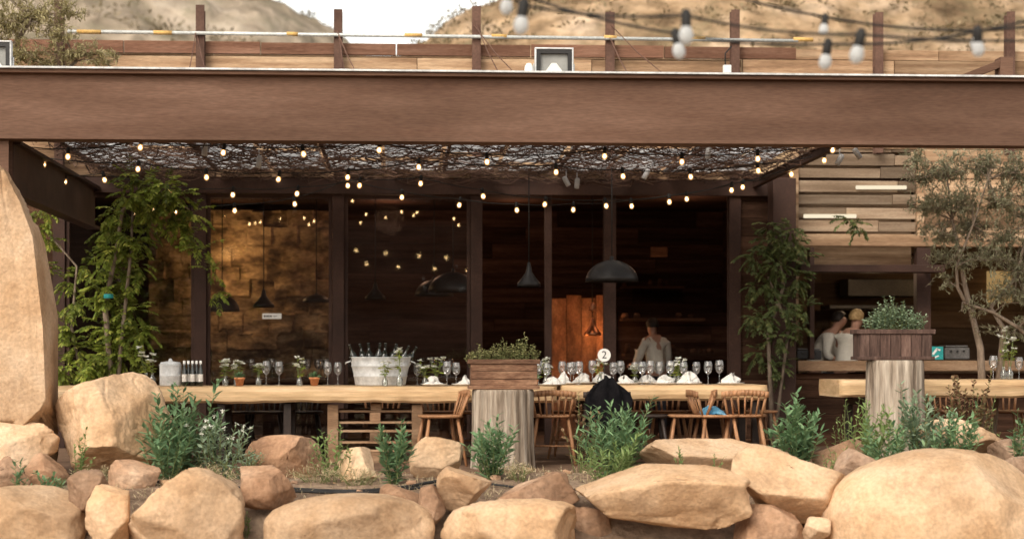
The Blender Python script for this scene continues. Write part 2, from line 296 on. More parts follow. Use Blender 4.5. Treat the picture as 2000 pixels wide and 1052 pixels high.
def hill(name,cp,Yc,Y0,Y1,mt,x0,x1,amp,nx=190,ny=80,shr=0,ssize=1,seed=0,rough=.25):
    cx=[W(a,b,Yc).x for a,b in cp]; cz=[W(a,b,Yc).z for a,b in cp]
    def h(x,y):
        c=float(np.interp(x,cx,cz))
        f=sm(Y0,Yc,y)*.95+.05 if y<Yc else 1-.8*sm(Yc,Y1,y)
        nn=noise.fractal(Vector((x*.05+seed,y*.05,0)),.9,2.1,5)*amp*(.25+min(1,abs(y-Yc)/(Yc-Y0)))+rough*noise.fractal(Vector((x*.35,y*.35,seed)),.6,2.2,4)
        return c*f+nn*min(1,f*1.2)-.3
    xs=np.linspace(x0,x1,nx); ys=np.linspace(Y0,Y1,ny); mb=MB()
    mb.add([(x,y,h(x,y)) for y in ys for x in xs],[(j*nx+i,j*nx+i+1,(j+1)*nx+i+1,(j+1)*nx+i) for j in range(ny-1) for i in range(nx-1)],.5)
    struct(obj(name,mb.mesh(name,mt,smooth=True)))
    if shr:
        mb=MB()
        for k in range(shr):
            x=R.uniform(x0,x1); y=R.uniform(Y0+(Yc-Y0)*.3,Yc+1)
            z=h(x,y); s=ssize*R.uniform(.3,1.2); rr=R.random()
            if noise.noise(Vector((x*.10+seed,y*.10,3)))<-.12: continue
            for q in range(22):
                d=Vector((R.gauss(0,1),R.gauss(0,1),abs(R.gauss(0,.8)))).normalized()*R.uniform(.3,1)
                mb.leaf((x+d.x*s*.45,y+d.y*s*.45,z+d.z*s*.35-.05),d,s*.13,s*.08,min(1,max(0,rr+R.uniform(-.25,.25))))
        o=obj('hill_shrubs',mb.mesh('hill_shrubs',M['shrub'])); o['kind']='stuff'; tag(o,'dry brown and olive shrubs scattered over the hillside','shrubs')
hill('hillside',[(600,330),(760,140),(830,78),(880,42),(960,8),(1100,-60),(1400,-120),(2400,-150)],60,31,85,M['hill'],-6,42,1.1,shr=3500,ssize=1.0,seed=3,rough=.35)
hill('far_hill',[(-900,-260),(-200,-190),(300,-80),(480,-22),(545,2),(600,36),(660,78),(780,150),(1000,300)],120,60,160,M['hillfar'],-60,12,1.6,shr=2500,ssize=1.9,seed=9,rough=.6)
mb=MB(); nx,ny=50,14  # unseen hill added behind the camera so the glass reflects dark land
mb.add([(x,y,-.8+15*sm(0,1,(-y-28)/45.)+1.2*noise.noise(Vector((x*.06,y*.06,1)))) for y in np.linspace(-100,-28,ny) for x in np.linspace(-90,90,nx)],
 [(j*nx+i,j*nx+i+1,(j+1)*nx+i+1,(j+1)*nx+i) for j in range(ny-1) for i in range(nx-1)],.5)
struct(obj('reflection_hill',mb.mesh('reflection_hill',M['reflhill'],smooth=True)))

# ---------------------------------------------------------------- rocks
def rock(px0,py0,px1,py1,Y,seed,label,mt='rock',depth=None,sub=5,k=15,rough=1.0,name='boulder',rotd=0,lo=.46,hi=.8,group='boulders edging the garden bed',box=.74,warp=None):
    rr=random.Random(seed); s=SC((px0+px1)/2,Y)
    w=(px1-px0)/s; h=(py1-py0)/s; d=depth or max(.35*w,min(w,h)*1.05)
    bm=bmesh.new(); bmesh.ops.create_icosphere(bm,subdivisions=sub,radius=1)
    me=bpy.data.meshes.new(name); bm.to_mesh(me); bm.free()
    n=len(me.vertices); P=np.empty(n*3); me.vertices.foreach_get('co',P); P=P.reshape(-1,3)
    P=np.sign(P)*np.abs(P)**box
    for i in range(k):
        v=np.array([rr.gauss(0,1),rr.gauss(0,1)-.35,rr.gauss(0,.8)]); v/=np.linalg.norm(v)
        dd=rr.uniform(lo,hi)*1.08; t=np.maximum(0,P@v-dd); P-=np.outer(t*.99,v)
    a=math.radians(rotd); P=P@np.array([[math.cos(a),0,-math.sin(a)],[0,1,0],[math.sin(a),0,math.cos(a)]]).T
    if warp: P=warp(P)
    so=seed*3.7; sz=min(2.2,max(1,w/.55))
    for i in range(n):
        p=Vector(P[i])
        f=1+rough*(.055*noise.noise(p*1.4+Vector((so,0,0)))+.036*noise.noise(p*3.3+Vector((0,so,0)))+.018*noise.noise(p*8+Vector((0,0,so)))+.009*noise.noise(p*19)/sz**.3)
        c=abs(noise.noise(p*1.7+Vector((so,so,0)))); f-=rough*.045*max(0,1-c*18)
        P[i]=p*f
    mn=P.min(0); mx=P.max(0); P=(P-(mn+mx)/2)/(mx-mn)*np.array([w,d,h])
    P[:,2]+=h/2
    me.vertices.foreach_set('co',P.ravel()); me.polygons.foreach_set('use_smooth',[True]*len(me.polygons)); me.materials.append(M[mt]); me.update()
    if len(label.split())<5: label+=' in the garden bed'
    c=W((px0+px1)/2,py1,Y); o=obj(name,me,c); tag(o,label,'rock',group); return o
rock(-70,948,172,1110,13.0,1,'smooth pale tan boulder half sunk in the bed edge',k=6,lo=.65,hi=.9,rough=.7)
rock(130,916,222,1010,12.95,2,'small angular brown rock between larger boulders','rockred')
rock(170,944,256,1075,12.8,3,'slanted brown wedge of rock',rotd=-18)
rock(240,912,478,1100,12.8,4,'large blocky tan boulder with cracked face',k=11,rough=1.3)
rock(466,908,578,994,13.1,5,'pinkish squared rock on the dirt ledge',mt='rockred',k=9,lo=.45,hi=.7)
rock(515,962,850,1130,12.8,6,'broad smooth pale boulder',k=6,rough=.8,lo=.65,hi=.88)
rock(815,945,872,1040,12.95,7,'narrow brown rock wedged upright','rockred',rotd=15)
rock(852,910,960,1000,13.0,8,'rounded orange tan rock',k=10)
rock(958,920,1132,1003,13.1,9,'flat-topped grey tan rock','rockred',k=12)
rock(860,972,1128,1120,12.75,10,'wide low sandstone boulder',k=8,lo=.6)
rock(1130,905,1458,1030,12.8,21,'long flat orange tan slab rock',k=16,lo=.38,hi=.7,depth=.8,box=.6)
rock(1412,866,1662,1022,13.0,12,'large angular boulder with light top face',k=16,rotd=22,depth=.8,lo=.4,hi=.75)
rock(1425,982,1582,1100,12.75,13,'low brown rock beneath a larger boulder','rockred')
rock(1628,875,1730,958,13.4,14,'small blocky brown rock','rockred',k=10)
rock(1605,874,2060,1180,12.7,15,'huge smooth pale rounded boulder',k=5,rough=.5,lo=.78,hi=.95,rotd=8,box=.9)
rock(1955,888,2060,968,13.6,16,'small tan rock behind the huge boulder','rockred')
rock(1568,1008,1624,1062,12.6,17,'fist-sized tan rock in a gap')
rock(1095,985,1200,1110,13.1,18,'dirt-covered rock under the slab rock','rockred')
rock(735,945,830,1030,13.3,19,'earth-covered brown rock','rockred')
rock(1020,1005,1090,1070,13.2,20,'small half-buried rock','rockred')
def monolith(P):
    z=P[:,2]; zn=np.clip((z-z.min())/(z.max()-z.min()),0,1)
    xr=np.interp(zn,[0,.2,.5,.66,.76,.88,.95,1.0],[.96,.88,.82,.80,.70,.50,.37,.28])
    P[:,0]=-1+(P[:,0]+1)*(xr+1)/2
    P[:,1]=np.maximum(P[:,1],-.80+.12*P[:,0]); return P
rock(-150,322,110,935,15.2,31,'tall standing sandstone monolith with rough face',k=4,rough=.65,lo=.95,hi=1.1,depth=.9,sub=6,name='standing_stone',group='tall standing stones',box=.18,warp=monolith)
rock(-40,822,112,925,14.8,32,'low tan rock at the foot of the standing stone',k=9)
rock(108,726,335,925,15.1,33,'big orange boulder leaning by the table end',k=12,lo=.55,hi=.85,sub=6,rotd=20,box=.65)
rock(48,883,136,960,14.3,34,'small grey brown rock','rockred')
rock(-20,890,62,960,14.1,35,'small brown rock in the bed','rockred')
rock(208,896,314,965,14.0,36,'low flat brown rock','rockred')
rock(478,848,628,945,14.9,37,'reddish brown rounded rock','rockred',k=10)
rock(658,872,738,945,14.5,38,'small pale tan rock',k=9)
rock(798,850,906,945,14.9,39,'grey tan wedge-shaped rock',rotd=-22,k=12)
rock(1250,855,1548,945,14.5,40,'long low pale tan rock',k=9,depth=.6)
rock(1588,856,1704,930,15.0,41,'low tan rock','rockred')
rock(1778,816,1958,900,15.3,42,'rusty tan boulder beside the herbs',k=11)
rock(1935,855,2040,925,15.0,43,'reddish low rock','rockred')
for i in range(60):
    px=R.uniform(0,2000); Y=R.uniform(13.1,15.6); x=W(px,900,Y); z=GZ(x.x,Y); s=R.uniform(.025,.10); sc=SC(px,Y); pyb=700+(CZ-z)*sc+3
    rock(px-s*sc/2,pyb-s*.6*sc,px+s*sc/2,pyb,Y,100+i,'small loose stone lying on the dirt',R.choice(['rock','rockred']),sub=3,name='loose_stone',group='loose stones on the bed')

# ---------------------------------------------------------------- steel structure
YB=16.0; YW=20.6
def xw(px,Y): return W(px,700,Y).x
bz0=2.86; bz1=3.45
def ibeam_y(y0,y1,x,z0,z1,fl=.2,ft=.03):
    mb=MB(); mb.b2(x-fl/2,x+fl/2,y0,y1,z0,z0+ft,.5); mb.b2(x-fl/2,x+fl/2,y0,y1,z1-ft,z1,.5); mb.b2(x-.01,x+.01,y0,y1,z0+ft,z1-ft,.5); return mb
x0=xw(-160,YB); x1=xw(2200,YB)
mb=MB(); mb.b2(x0,x1,YB-.03,YB+.2,bz0,bz0+.028,.5); mb.b2(x0,x1,YB-.07,YB+.2,bz1-.03,bz1,.5); mb.b2(x0,x1,YB,YB+.016,bz0+.028,bz1-.03,.5)
fl=MB(); fl.b2(x0,x1,YB-.10,YB+.3,bz1+.004,bz1+.02,.5)
multi('steel_girder',(x0,YB,bz0),[('beam',mb,M['beam'],False,.004),('flashing',fl,M['galv'],False,0)],'long brown weathered steel girder carrying the patio roof','beam')
for px in (-8,2120):
    x=xw(px,YB); mb=MB(); mb.b2(x-.1,x+.1,YB+.03,YB+.05,.0,bz0-.002,.5); mb.b2(x-.1,x+.1,YB+.17,YB+.19,0,bz0-.002,.5); mb.b2(x-.008,x+.008,YB+.05,YB+.17,0,bz0-.002,.5)
    single('steel_column',mb,M['beam'],'rusty brown steel column under the girder end','column',(x,YB+.1,0),group='steel columns')
xs=xw(40,YB+.3)-.05; mb=ibeam_y(YB+.205,YW-.1,xs,2.40,2.87,.14)
single('side_beam',mb,M['beamdark'],'dark brown steel side beam running back to the building','beam',(xs,YB+.205,2.40))
xr=xw(1650,YB+.3); mb=ibeam_y(YB+.205,YW-.1,xr,2.90,2.99,.06,.012)
single('side_beam',mb,M['beamdark'],'slim dark steel rafter along the open roof edge','beam',(xr,YB+.205,2.90))
posts=[118,393,661,930,1190,1433,1712,1968]
ztop=W(1000,22,YW).z
for i,px in enumerate(posts):
    x=xw(px,YW); mb=MB(); w=.13
    mb.b2(x-w/2,x+w/2,YW-.1,YW-.08,0,3.0,.5); mb.b2(x-.01,x+.01,YW-.08,YW+.04,0,3.0,.5); mb.b2(x-w/2,x+w/2,YW+.04,YW+.06,0,3.0,.5)
    up=MB(); w=.095; zb_=3.002 if i<6 else 3.3
    for a,b,c,d in ((-w/2,w/2,-.12,-.105),(-.008,.008,-.105,-.02),(-w/2,w/2,-.02,-.005)): up.b2(x+a,x+b,YW+c,YW+d,zb_,ztop+R.uniform(-.05,.05),.5)
    if i<6: multi('steel_post',(x,YW,0),[('lower_post',mb,M['beamdark'],False,.003),('upper_post',up,M['postup'],False,.003)],'rusty H-section steel post rising above the plank parapet','post','steel posts of the facade')
    else: single('steel_post',up,M['postup'],'rusty H-section steel post fixed to the plank parapet','post',(x,YW,zb_),bevel=.003,group='steel posts of the facade')
xL=xw(20,YW); xR=xw(1545,YW)
hz=W(700,372,YW).z
mb=MB(); mb.b2(xL,xR,YW-.14,YW-.102,hz-.05,hz+.12,.5); 
single('header_beam',mb,M['beamdark'],'dark steel header over the glazed bays','beam',(xL,YW,hz),bevel=.004)
x=xw(1516,YW); mb=MB(); mb.b2(x-.13,x+.13,YW-.45,YW-.16,0,2.98,.5)
single('corner_pillar',mb,M['beamdark'],'wide dark steel corner pillar beside the kitchen wall','pillar',(x,YW-.3,0),bevel=.01)

# ---------------------------------------------------------------- parapet
def planks(mb,x0,x1,z0,z1,y,bh=.18,th=.04,L=(1.2,2.8),gap=.006,jy=.012):
    z=z0
    while z<z1-.02:
        h=min(bh*R.uniform(.85,1.15),z1-z); x=x0-R.uniform(0,1.0)
        while x<x1:
            l=R.uniform(*L); a=max(x,x0); b=min(x+l,x1)
            if b-a>.02:
                o=R.uniform(-jy,jy); mb.b2(a,b-gap,y+o,y+th+o,z,z+h-gap)
            x+=l
        z+=h
    mb.b2(x0,x1,y+th+.02,y+th+.035,z0,z1-.01,.02)  # solid backing added so no light leaks through the board gaps
zp=W(1000,86,YW).z
mb=MB(); planks(mb,xw(-300,YW),xw(1450,YW),3.0,zp-.14,YW+.02,.13)
cap=MB(); 
x=xw(-300,YW)
while x<xw(1450,YW):
    cap.b2(x,x+1.49,YW-.003,YW+.05,zp-.14,zp-.002+R.uniform(-.015,0)); x+=1.5
multi('plank_parapet',(xw(-300,YW),YW,3.0),[('boards',mb,M['plank'],False,.003),('cap_board',cap,M['plankred'],False,.003)],'weathered brown plank parapet with a reddish cap board','wall')
mb=MB(); planks(mb,xw(1451,YW),xw(2350,YW),3.36,zp-.02,YW+.0,.17)
single('plank_parapet',mb,M['plank'],'weathered orange brown plank parapet above the kitchen','wall',(xw(1451,YW),YW,3.36),bevel=.003)
a=W(130,74,YW-.2); b=W(1560,90,YW-.2); zc=zp+.06
mb=MB(); x=a.x
mb.tube([(a.x,YW-.15,zc),(b.x,YW-.15,zc-.02)],.02,8)
parts=[('pipe',mb,M['conduit'],True,0)]
for px in (150,300,560,790,960,1180,1330,1550):
    yl=MB(); p=xw(px,YW-.15); yl.tube([(p,YW-.15,zc-.001),(p+R.uniform(.12,.3),YW-.15,zc-.004)],.0235,8); parts.append(('coupling_tape',yl,M['yellow'],True,0))
multi('conduit_pipe',(a.x,YW-.15,zc),parts,'long pale metal conduit with yellow taped couplings on the parapet','pipe')
for pts in ([(383,60),(368,145)],[(658,60),(700,150)],[(662,70),(675,150)],[(926,50),(1012,150)],[(930,48),(978,150)],[(1194,50),(1300,148)],[(1190,70),(1230,150)],[(385,70),(405,150)]):
    p=W(*pts[0],YW-.13); q=W(*pts[1],YW-.9); mb=MB(); mid=(p+q)/2-Vector((0,0,.03)); mb.tube([p,mid,q],.006,5)
    single('guy_wire',mb,M['postup'],'thin rusty wire slanting down from a post top','wire',q,group='guy wires on the posts')
def flood(px0,py0,px1,py1,Y,lab):
    c=W((px0+px1)/2,(py0+py1)/2,Y); s=SC(px0,Y); w=(px1-px0)/s; h=(py1-py0)/s
    fr=MB(); t=.014
    fr.b2(c.x-w/2,c.x+w/2,Y-.03,Y+.03,c.z+h/2-t,c.z+h/2); fr.b2(c.x-w/2,c.x+w/2,Y-.03,Y+.03,c.z-h/2,c.z-h/2+t)
    fr.b2(c.x-w/2,c.x-w/2+t,Y-.03,Y+.03,c.z-h/2+t,c.z+h/2-t); fr.b2(c.x+w/2-t,c.x+w/2,Y-.03,Y+.03,c.z-h/2+t,c.z+h/2-t)
    iw=w/2-t; ih=h/2-t
    inn=MB(); g=.036
    for a in ((-iw,iw,ih-g,ih),(-iw,iw,-ih,-ih+g),(-iw,-iw+g,-ih+g,ih-g),(iw-g,iw,-ih+g,ih-g)): inn.b2(c.x+a[0],c.x+a[1],Y-.022,Y+.02,c.z+a[2],c.z+a[3])
    back=MB(); back.b2(c.x-w/2+.01,c.x+w/2-.01,Y+.031,Y+.07,c.z-h/2+.01,c.z+h/2-.01)
    for k in range(8): back.b2(c.x-w/2+.02+k*w/9,c.x-w/2+.03+k*w/9,Y+.07,Y+.10,c.z-h/2+.02,c.z+h/2-.02)
    ref=MB(); jw=iw-g; jh=ih-g
    ref.add([(c.x-jw,Y+.012,c.z-jh),(c.x+jw,Y+.012,c.z-jh),(c.x+jw,Y+.012,c.z+jh),(c.x-jw,Y+.012,c.z+jh)],[(0,1,2,3)],.5)
    chip=MB(); chip.add([(c.x-jw*.75,Y-.01,c.z-jh*.98),(c.x+jw*.75,Y-.01,c.z-jh*.98),(c.x+jw*.18,Y+.008,c.z+jh*.10),(c.x-jw*.18,Y+.008,c.z+jh*.10)],[(0,1,2,3)],.5)
    br=MB(); br.b2(c.x-w/2-.012,c.x-w/2-.004,Y,Y+.03,c.z-h/2-.03,c.z); br.b2(c.x+w/2+.004,c.x+w/2+.012,Y,Y+.03,c.z-h/2-.03,c.z); br.b2(c.x-w/2-.012,c.x+w/2+.012,Y,Y+.03,c.z-h/2-.038,c.z-h/2-.03)
    multi('floodlight',(c.x,Y,c.z-h/2),[('housing',fr,M['galv'],False,.004),('inner_frame',inn,M['black'],False,0),('heat_sink',back,M['black'],False,0),('reflector',ref,M['led'],False,0),('reflector_base',chip,M['ledchip'],False,0),('bracket',br,M['galv'],False,0)],lab,'floodlight','floodlights on the girder')
flood(1044,94,1120,156,YB+.05,'rectangular grey floodlight with black inner frame on the girder')
flood(-52,80,23,142,YB+.05,'rectangular grey floodlight standing on the girder end')
c=W(1033,152,YB+.05); mb=MB(); mb.lathe([(0.001,.09),(.02,.085),(.035,.06),(.04,.02),(.05,0),(.001,0)],(c.x,YB+.05,bz1+.02),14)
single('sensor_dome',mb,M['white'],'small white sensor dome beside the floodlight','sensor',(c.x,YB+.05,bz1+.02),smooth=True)
c=W(1420,140,YW-.3); mb=MB(); mb.box((c.x,YW-.3,c.z),(.09,.06,.14)); 
a=MB(); a.tube([(c.x-.02,YW-.3,c.z+.07),(c.x-.02,YW-.3,c.z+.2),(c.x+.05,YW-.3,c.z+.28)],.008,6)
multi('junction_box',(c.x,YW-.3,c.z),[('box',mb,M['white'],False,.008),('cable',a,M['rubber'],True,0)],'small white electrical junction box by a post','box')
for px in (130,400,672,925,1215,1480,1760):
    Y=YB+.75; x=xw(px,Y); mb=MB(); zr=bz1+.035; mb.lathe([(.001,.10),(.12,.095),(.24,.07),(.31,.035),(.33,.01),(.34,0),(.001,0)],(x,Y,zr+.005),28)
    rim=MB(); rim.lathe([(.335,-.03),(.36,-.03),(.36,.012),(.335,.012),(.335,-.03)],(x,Y,zr),28)
    multi('roof_vent_lid',(x,Y,zr),[('lid',mb,M['galv'],True,0),('rim',rim,M['galv'],True,0)],'shallow galvanised disc lid on the patio roof','vent','round lids on the roof')
p=W(1848,160,YB+1.2); q=W(1955,118,YB+1.2)
mb=MB(); d=q-p; ang=math.atan2(d.z,d.x); mb.box((p+q)/2-Vector((0,0,.03)),(d.length,.12,.07),Matrix.Rotation(-ang,3,'Y')); mb.b2(q.x-.03,q.x+.09,YB+1.12,YB+1.3,p.z-.05,q.z+.02)
single('steel_bracket',mb,M['beam'],'sloping brown steel bracket on the roof edge','bracket',p,bevel=.004)

# ---------------------------------------------------------------- canopy
xa=xs+.09; xb0=xr-.06
tw=MB()
for i in range(1150):
    y=R.uniform(YB+.3,YW-.2); x=R.uniform(xa,xb0)
    an=R.gauss(0,.35) if R.random()<.45 else R.uniform(-1.57,1.57); L=R.uniform(.3,1.3)
    z=2.985+R.gauss(0,.03); pts=[]; dx,dy=math.cos(an),math.sin(an); n=8; ph=R.uniform(0,6); rr=R.uniform(.0018,.0062)
    for k in range(n):
        t=(k/(n-1)-.5)*L; w=.09*math.sin(ph+k*1.3)
        pts.append((min(max(x+dx*t-dy*w,xa),xb0),min(max(y+dy*t+dx*w,YB+.25),YW-.15),z+.035*math.sin(ph*2+k*1.3)+R.uniform(-.014,.014)))
    tw.tube(pts,[rr*R.uniform(.6,1.2) for _ in range(n)],4,cap=False)
po=MB()
x=xa
while x<xb0-.1:
    w=.62; yy=YB+.3
    while yy<YW-.2:
        if R.random()<.88: po.b2(x,min(x+w-.05,xb0),yy,yy+.40,3.09+R.uniform(-.01,.01),3.093+.011)
        yy+=.44
    x+=w
rf=MB()
x=xa
while x<xb0: rf.b2(x,x+.03,YB+.22,YW-.15,3.04,3.07); x+=1.24
multi('pergola_canopy',(xa,YB+.3,2.9),[('twig_mat',tw,M['twig'],False,0),('translucent_sheets',po,M['poly'],False,0),('rafters',rf,M['beamdark'],False,0)],'tangled dry branch mat under pale roof sheets over the patio','canopy')

# ---------------------------------------------------------------- string lights
bulbp=[(.0012,-.062),(.010,-.060),(.020,-.050),(.0245,-.036),(.022,-.018),(.015,-.004),(.012,.0)]
sockp=[(.0145,-.006),(.0175,.0),(.0175,.038),(.011,.055),(.001,.057)]
mb=MB(); mb.lathe(bulbp,n=14); bulb_on=mb.mesh('bulb',M['bulb'],smooth=True); bulb_off=mb.mesh('bulb',M['bulboff'],smooth=True)
mb=MB(); mb.lathe([(.001,-.048),(.009,-.043),(.0125,-.034),(.009,-.024),(.004,-.015),(.001,-.013)],n=10); fila=mb.mesh('filament',M['filament'],smooth=True)
mb=MB(); mb.lathe(sockp,n=12); sock=mb.mesh('socket',M['rubber'],smooth=True)
def string(pts,Y,lit,ends,lab,k=1.0,grp='string lights',crad=.005):
    P=[]; 
    for px,py in pts: P.append(W(px,py,Y)+Vector((0,0,.075*k)))
    string3(P,W(*ends[0],Y),W(*ends[1],Y),lit,lab,k,grp,crad)
def string3(P,A,B,lit,lab,k,grp,crad=.005):
    full=[A]+P+[B]
    base=full[0]; cab=MB(); cp=[]
    for a,b in zip(full[:-1],full[1:]):
        for j in range(6):
            t=j/6; s=.04*k*4*t*(1-t)*min(1,(b-a).length); cp.append(a.lerp(b,t)-Vector((0,0,s*.7)))
    cp.append(full[-1]); cab.tube(cp,crad,5)
    cc=cab.mesh('cable',M['rubber'],base,True)
    e=bpy.data.objects.new('string_lights',None); e.location=base; e.empty_display_size=.1; COL.objects.link(e); tag(e,lab,'string lights',grp)
    obj('cable',cc,parent=e)
    for p in P:
        rx=(R.uniform(-.2,.2),R.uniform(-.2,.2),0)
        b=obj('bulb',bulb_on if lit else bulb_off,p-base-Vector((0,0,.035*k)),rx,k,parent=e); obj('socket',sock,parent=b)
        if lit: obj('filament',fila,parent=b)
S1=[(25,298),(133,308),(275,290),(437,300),(592,303),(741,295),(951,318),(1181,307),(1332,318),(1480,312),(1627,295)]
S2=[(85,323),(270,332),(403,348),(545,352),(680,348),(818,328),(1086,338),(1216,346),(1348,347),(1480,335),(1610,315)]
S3=[(127,357),(203,353),(329,378),(455,382),(581,380),(703,364),(822,360),(943,385),(1065,401),(1183,404),(1307,396),(1429,373),(1545,342)]
S4=[(342,415),(458,413),(575,400),(679,364),(785,387),(898,402),(1009,412),(1120,411),(1233,404),(1341,390),(1451,367)]
lab='black festoon cable with glowing warm bulbs under the canopy'
string(S1,16.6,True,[(-20,285),(1660,280)],lab,1.0)
string(S2,17.6,True,[(40,310),(1640,300)],lab,1.0)
string(S3,18.7,True,[(100,350),(1570,325)],lab,1.0)
string(S4,19.6,True,[(250,380),(1500,350)],lab,1.0)
for Yq,zq,ph in ((5.0,3.05,0.0),(3.4,3.35,.35)):
    x_a=-1.2; P=[Vector((x_a+ph+i*.62+R.uniform(-.06,.06),Yq,zq-.25*math.sin((i+1)/13*math.pi))) for i in range(12)]
    string3(P,Vector((x_a-.6,Yq,zq)),Vector((x_a+8,Yq,zq)),True,'festoon cable with glowing warm bulbs over the open terrace',1.5,'string lights')
lab='dark festoon cable with unlit clear bulbs strung over the garden'
string([(990,18),(1323,105),(1614,125),(1910,100)],7.6,False,[(700,-300),(2300,-60)],lab,1.1,crad=.006)
string([(1020,55),(1340,75),(1677,112)],7.2,False,[(820,-200),(2300,60)],lab,1.2,crad=.006)
string([(1240,-40),(1610,62),(1905,88),(2130,60)],8.0,False,[(1000,-80),(2400,40)],lab,.85,crad=.006)
def spot(px,py,Y,tilt):
    c=W(px,py,Y); mb=MB(); q=Matrix.Rotation(tilt,3,'Y')
    mb.lathe([(.001,-.055),(.022,-.055),(.026,-.05),(.026,.04),(.018,.055),(.001,.056)],c,14,rot=q)
    st=MB(); st.tube([c+Vector((0,0,.03)),c+Vector((0,0,.12))],.006,6)
    multi('spotlight',c,[('lamp_head',mb,M['greyhead'],True,0),('stem',st,M['greyhead'],True,0)],'small white cylindrical spotlight under the canopy','spotlight','white spotlights under the canopy')
for a in ((1640,312,17.0,.5),(1674,300,16.8,-.6),(1106,354,19.3,-.5),(1127,358,19.3,.1),(400,292,17,.1),(1383,298,17.2,.1),(506,316,17.6,.1),(1262,340,18.6,.5)): spot(*a)

# ---------------------------------------------------------------- glazing
def bay(pa,pb,lab):
    xa=xw(pa,YW)+.07; xb=xw(pb,YW)-.07; z0=.05; z1=hz-.06
    fr=MB(); t=.035
    fr.b2(xa,xb,YW-.06,YW-.01,z1-t,z1); fr.b2(xa,xb,YW-.06,YW-.01,z0,z0+.06); fr.b2(xa,xa+t,YW-.058,YW-.012,z0+.06,z1-t); fr.b2(xb-t,xb,YW-.058,YW-.012,z0+.06,z1-t)
    g=MB(); g.b2(xa+t,xb-t,YW-.038,YW-.034,z0+.06,z1-t,.5)
    multi('glass_door',(xa,YW,0),[('frame',fr,M['beamdark'],False,0),('pane',g,M['pane'],False,0)],lab,'window','glazed bays of the dining room')
bay(118,393,'dark steel framed window behind the climbing vine')
bay(393,661,'steel framed glass pane mirroring the festoon bulbs')
bay(661,930,'steel framed glass pane with soft reflections')
x=xw(1070,YW+.1); mb=MB(); mb.b2(x-.04,x+.04,YW+.05,YW+.12,0,hz,.5)
single('door_jamb',mb,M['beamdark'],'dark steel jamb between the open doorway and the room','door frame',(x,YW,0))
c=W(531,617,YW-.05); mb=MB(); mb.box((c.x,YW-.043,c.z),(.21,.006,.06))
mk=MB(); 
for i,(dx,w,h) in enumerate(((-.08,.015,.022),(-.06,.012,.016),(-.042,.014,.022),(-.024,.008,.02),(-.008,.016,.014),(.035,.04,.006))): mk.box((c.x+dx,YW-.048,c.z),(w,.003,h))
multi('window_sign',c,[('plate',mb,M['white'],False,0),('lettering',mk,M['black'],False,0)],'small white sign plate stuck on the glass','sign')

# ---------------------------------------------------------------- dining room interior
rx0=xw(60,YW); rx1=xw(1545,YW)
def wall(name,mb,mt,lab,base,cat='wall'): return single(name,mb,mt,lab,cat,base)
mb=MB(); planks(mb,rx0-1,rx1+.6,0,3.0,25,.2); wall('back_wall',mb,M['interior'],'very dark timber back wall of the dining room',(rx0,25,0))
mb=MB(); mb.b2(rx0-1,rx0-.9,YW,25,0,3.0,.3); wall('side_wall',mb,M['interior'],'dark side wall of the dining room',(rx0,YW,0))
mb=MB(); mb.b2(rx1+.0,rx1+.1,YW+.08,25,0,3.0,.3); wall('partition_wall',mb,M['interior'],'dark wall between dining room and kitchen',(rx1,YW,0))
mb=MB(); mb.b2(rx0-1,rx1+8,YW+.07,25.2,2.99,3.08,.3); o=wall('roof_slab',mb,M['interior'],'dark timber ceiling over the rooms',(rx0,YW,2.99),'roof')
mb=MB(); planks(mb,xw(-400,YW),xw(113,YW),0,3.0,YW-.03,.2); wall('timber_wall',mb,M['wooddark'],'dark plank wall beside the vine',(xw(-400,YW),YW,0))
mb=MB(); 
xq0=xw(290,24.0); xq1=xw(655,24.0); nz=80; nxx=130
vs=[];fs=[]
for j in range(nz+1):
    for i in range(nxx+1):
        x=xq0+(xq1-xq0)*i/nxx; z=.7+2.2*j/nz; row=math.floor(z*4.5+.3*noise.noise(Vector((x*2,z*2,0))))
        cell=noise.cell(Vector((x*3.1+row*.37,0,row*3.1)))
        vs.append((x,24.0-.06*cell-.06*noise.noise(Vector((x*4,z*6,0))),z))
for j in range(nz):
    for i in range(nxx): a=j*(nxx+1)+i; fs.append((a,a+1,a+nxx+2,a+nxx+1))
mb.add(vs,fs,.5); mb.b2(xq0,xq1,24.12,24.3,.7,2.9,.5)
wall('stone_wall',mb,M['stonewall'],'rough stone wall washed with warm lamp light indoors',(xq0,24,0))
mb=MB(); planks(mb,xq0,xq1,0,.72,23.86,.18); wall('added_dark_panel',mb,M['interior'],'added dark panel keeping the wall below the table dark',(xq0,23.86,0))  # dark panel added to hide the lamp-lit wall seen under the table
xo0=xw(1078,23.4); xo1=xw(1192,23.4); mb=MB(); x=xo0
while x<xo1: mb.b2(x,x+.185,23.4+R.uniform(-.01,.01),23.44,0,1.80+R.uniform(-.06,.04),None); x+=.19
wall('wood_screen',mb,M['orange'],'glowing orange timber screen inside the doorway',(xo0,23.4,0),'partition')
def shelf(px0,px1,py,Y,d=.3):
    a=W(px0,py,Y); b=W(px1,py,Y); mb=MB(); mb.b2(a.x,b.x,Y-d,Y,a.z-.03,a.z)
    it=MB(); x=a.x+.05
    while x<b.x-.1:
        if R.random()<.7:
            h=R.uniform(.05,.13); r=R.uniform(.025,.045); it.lathe([(.001,0),(r,0),(r*1.05,h*.6),(r*.6,h),(.001,h)],(x,Y-.15,a.z+.001),10)
        x+=R.uniform(.09,.16)
    multi('wall_shelf',a,[('board',mb,M['wooddark'],False,0),('crockery',it,M['wooddark'],True,0)],'dark wooden shelf with rows of small crockery','shelf','shelves in the dining room')
shelf(1210,1370,622,23.5); shelf(1210,1330,560,24.9); shelf(1215,1400,690,23.2)
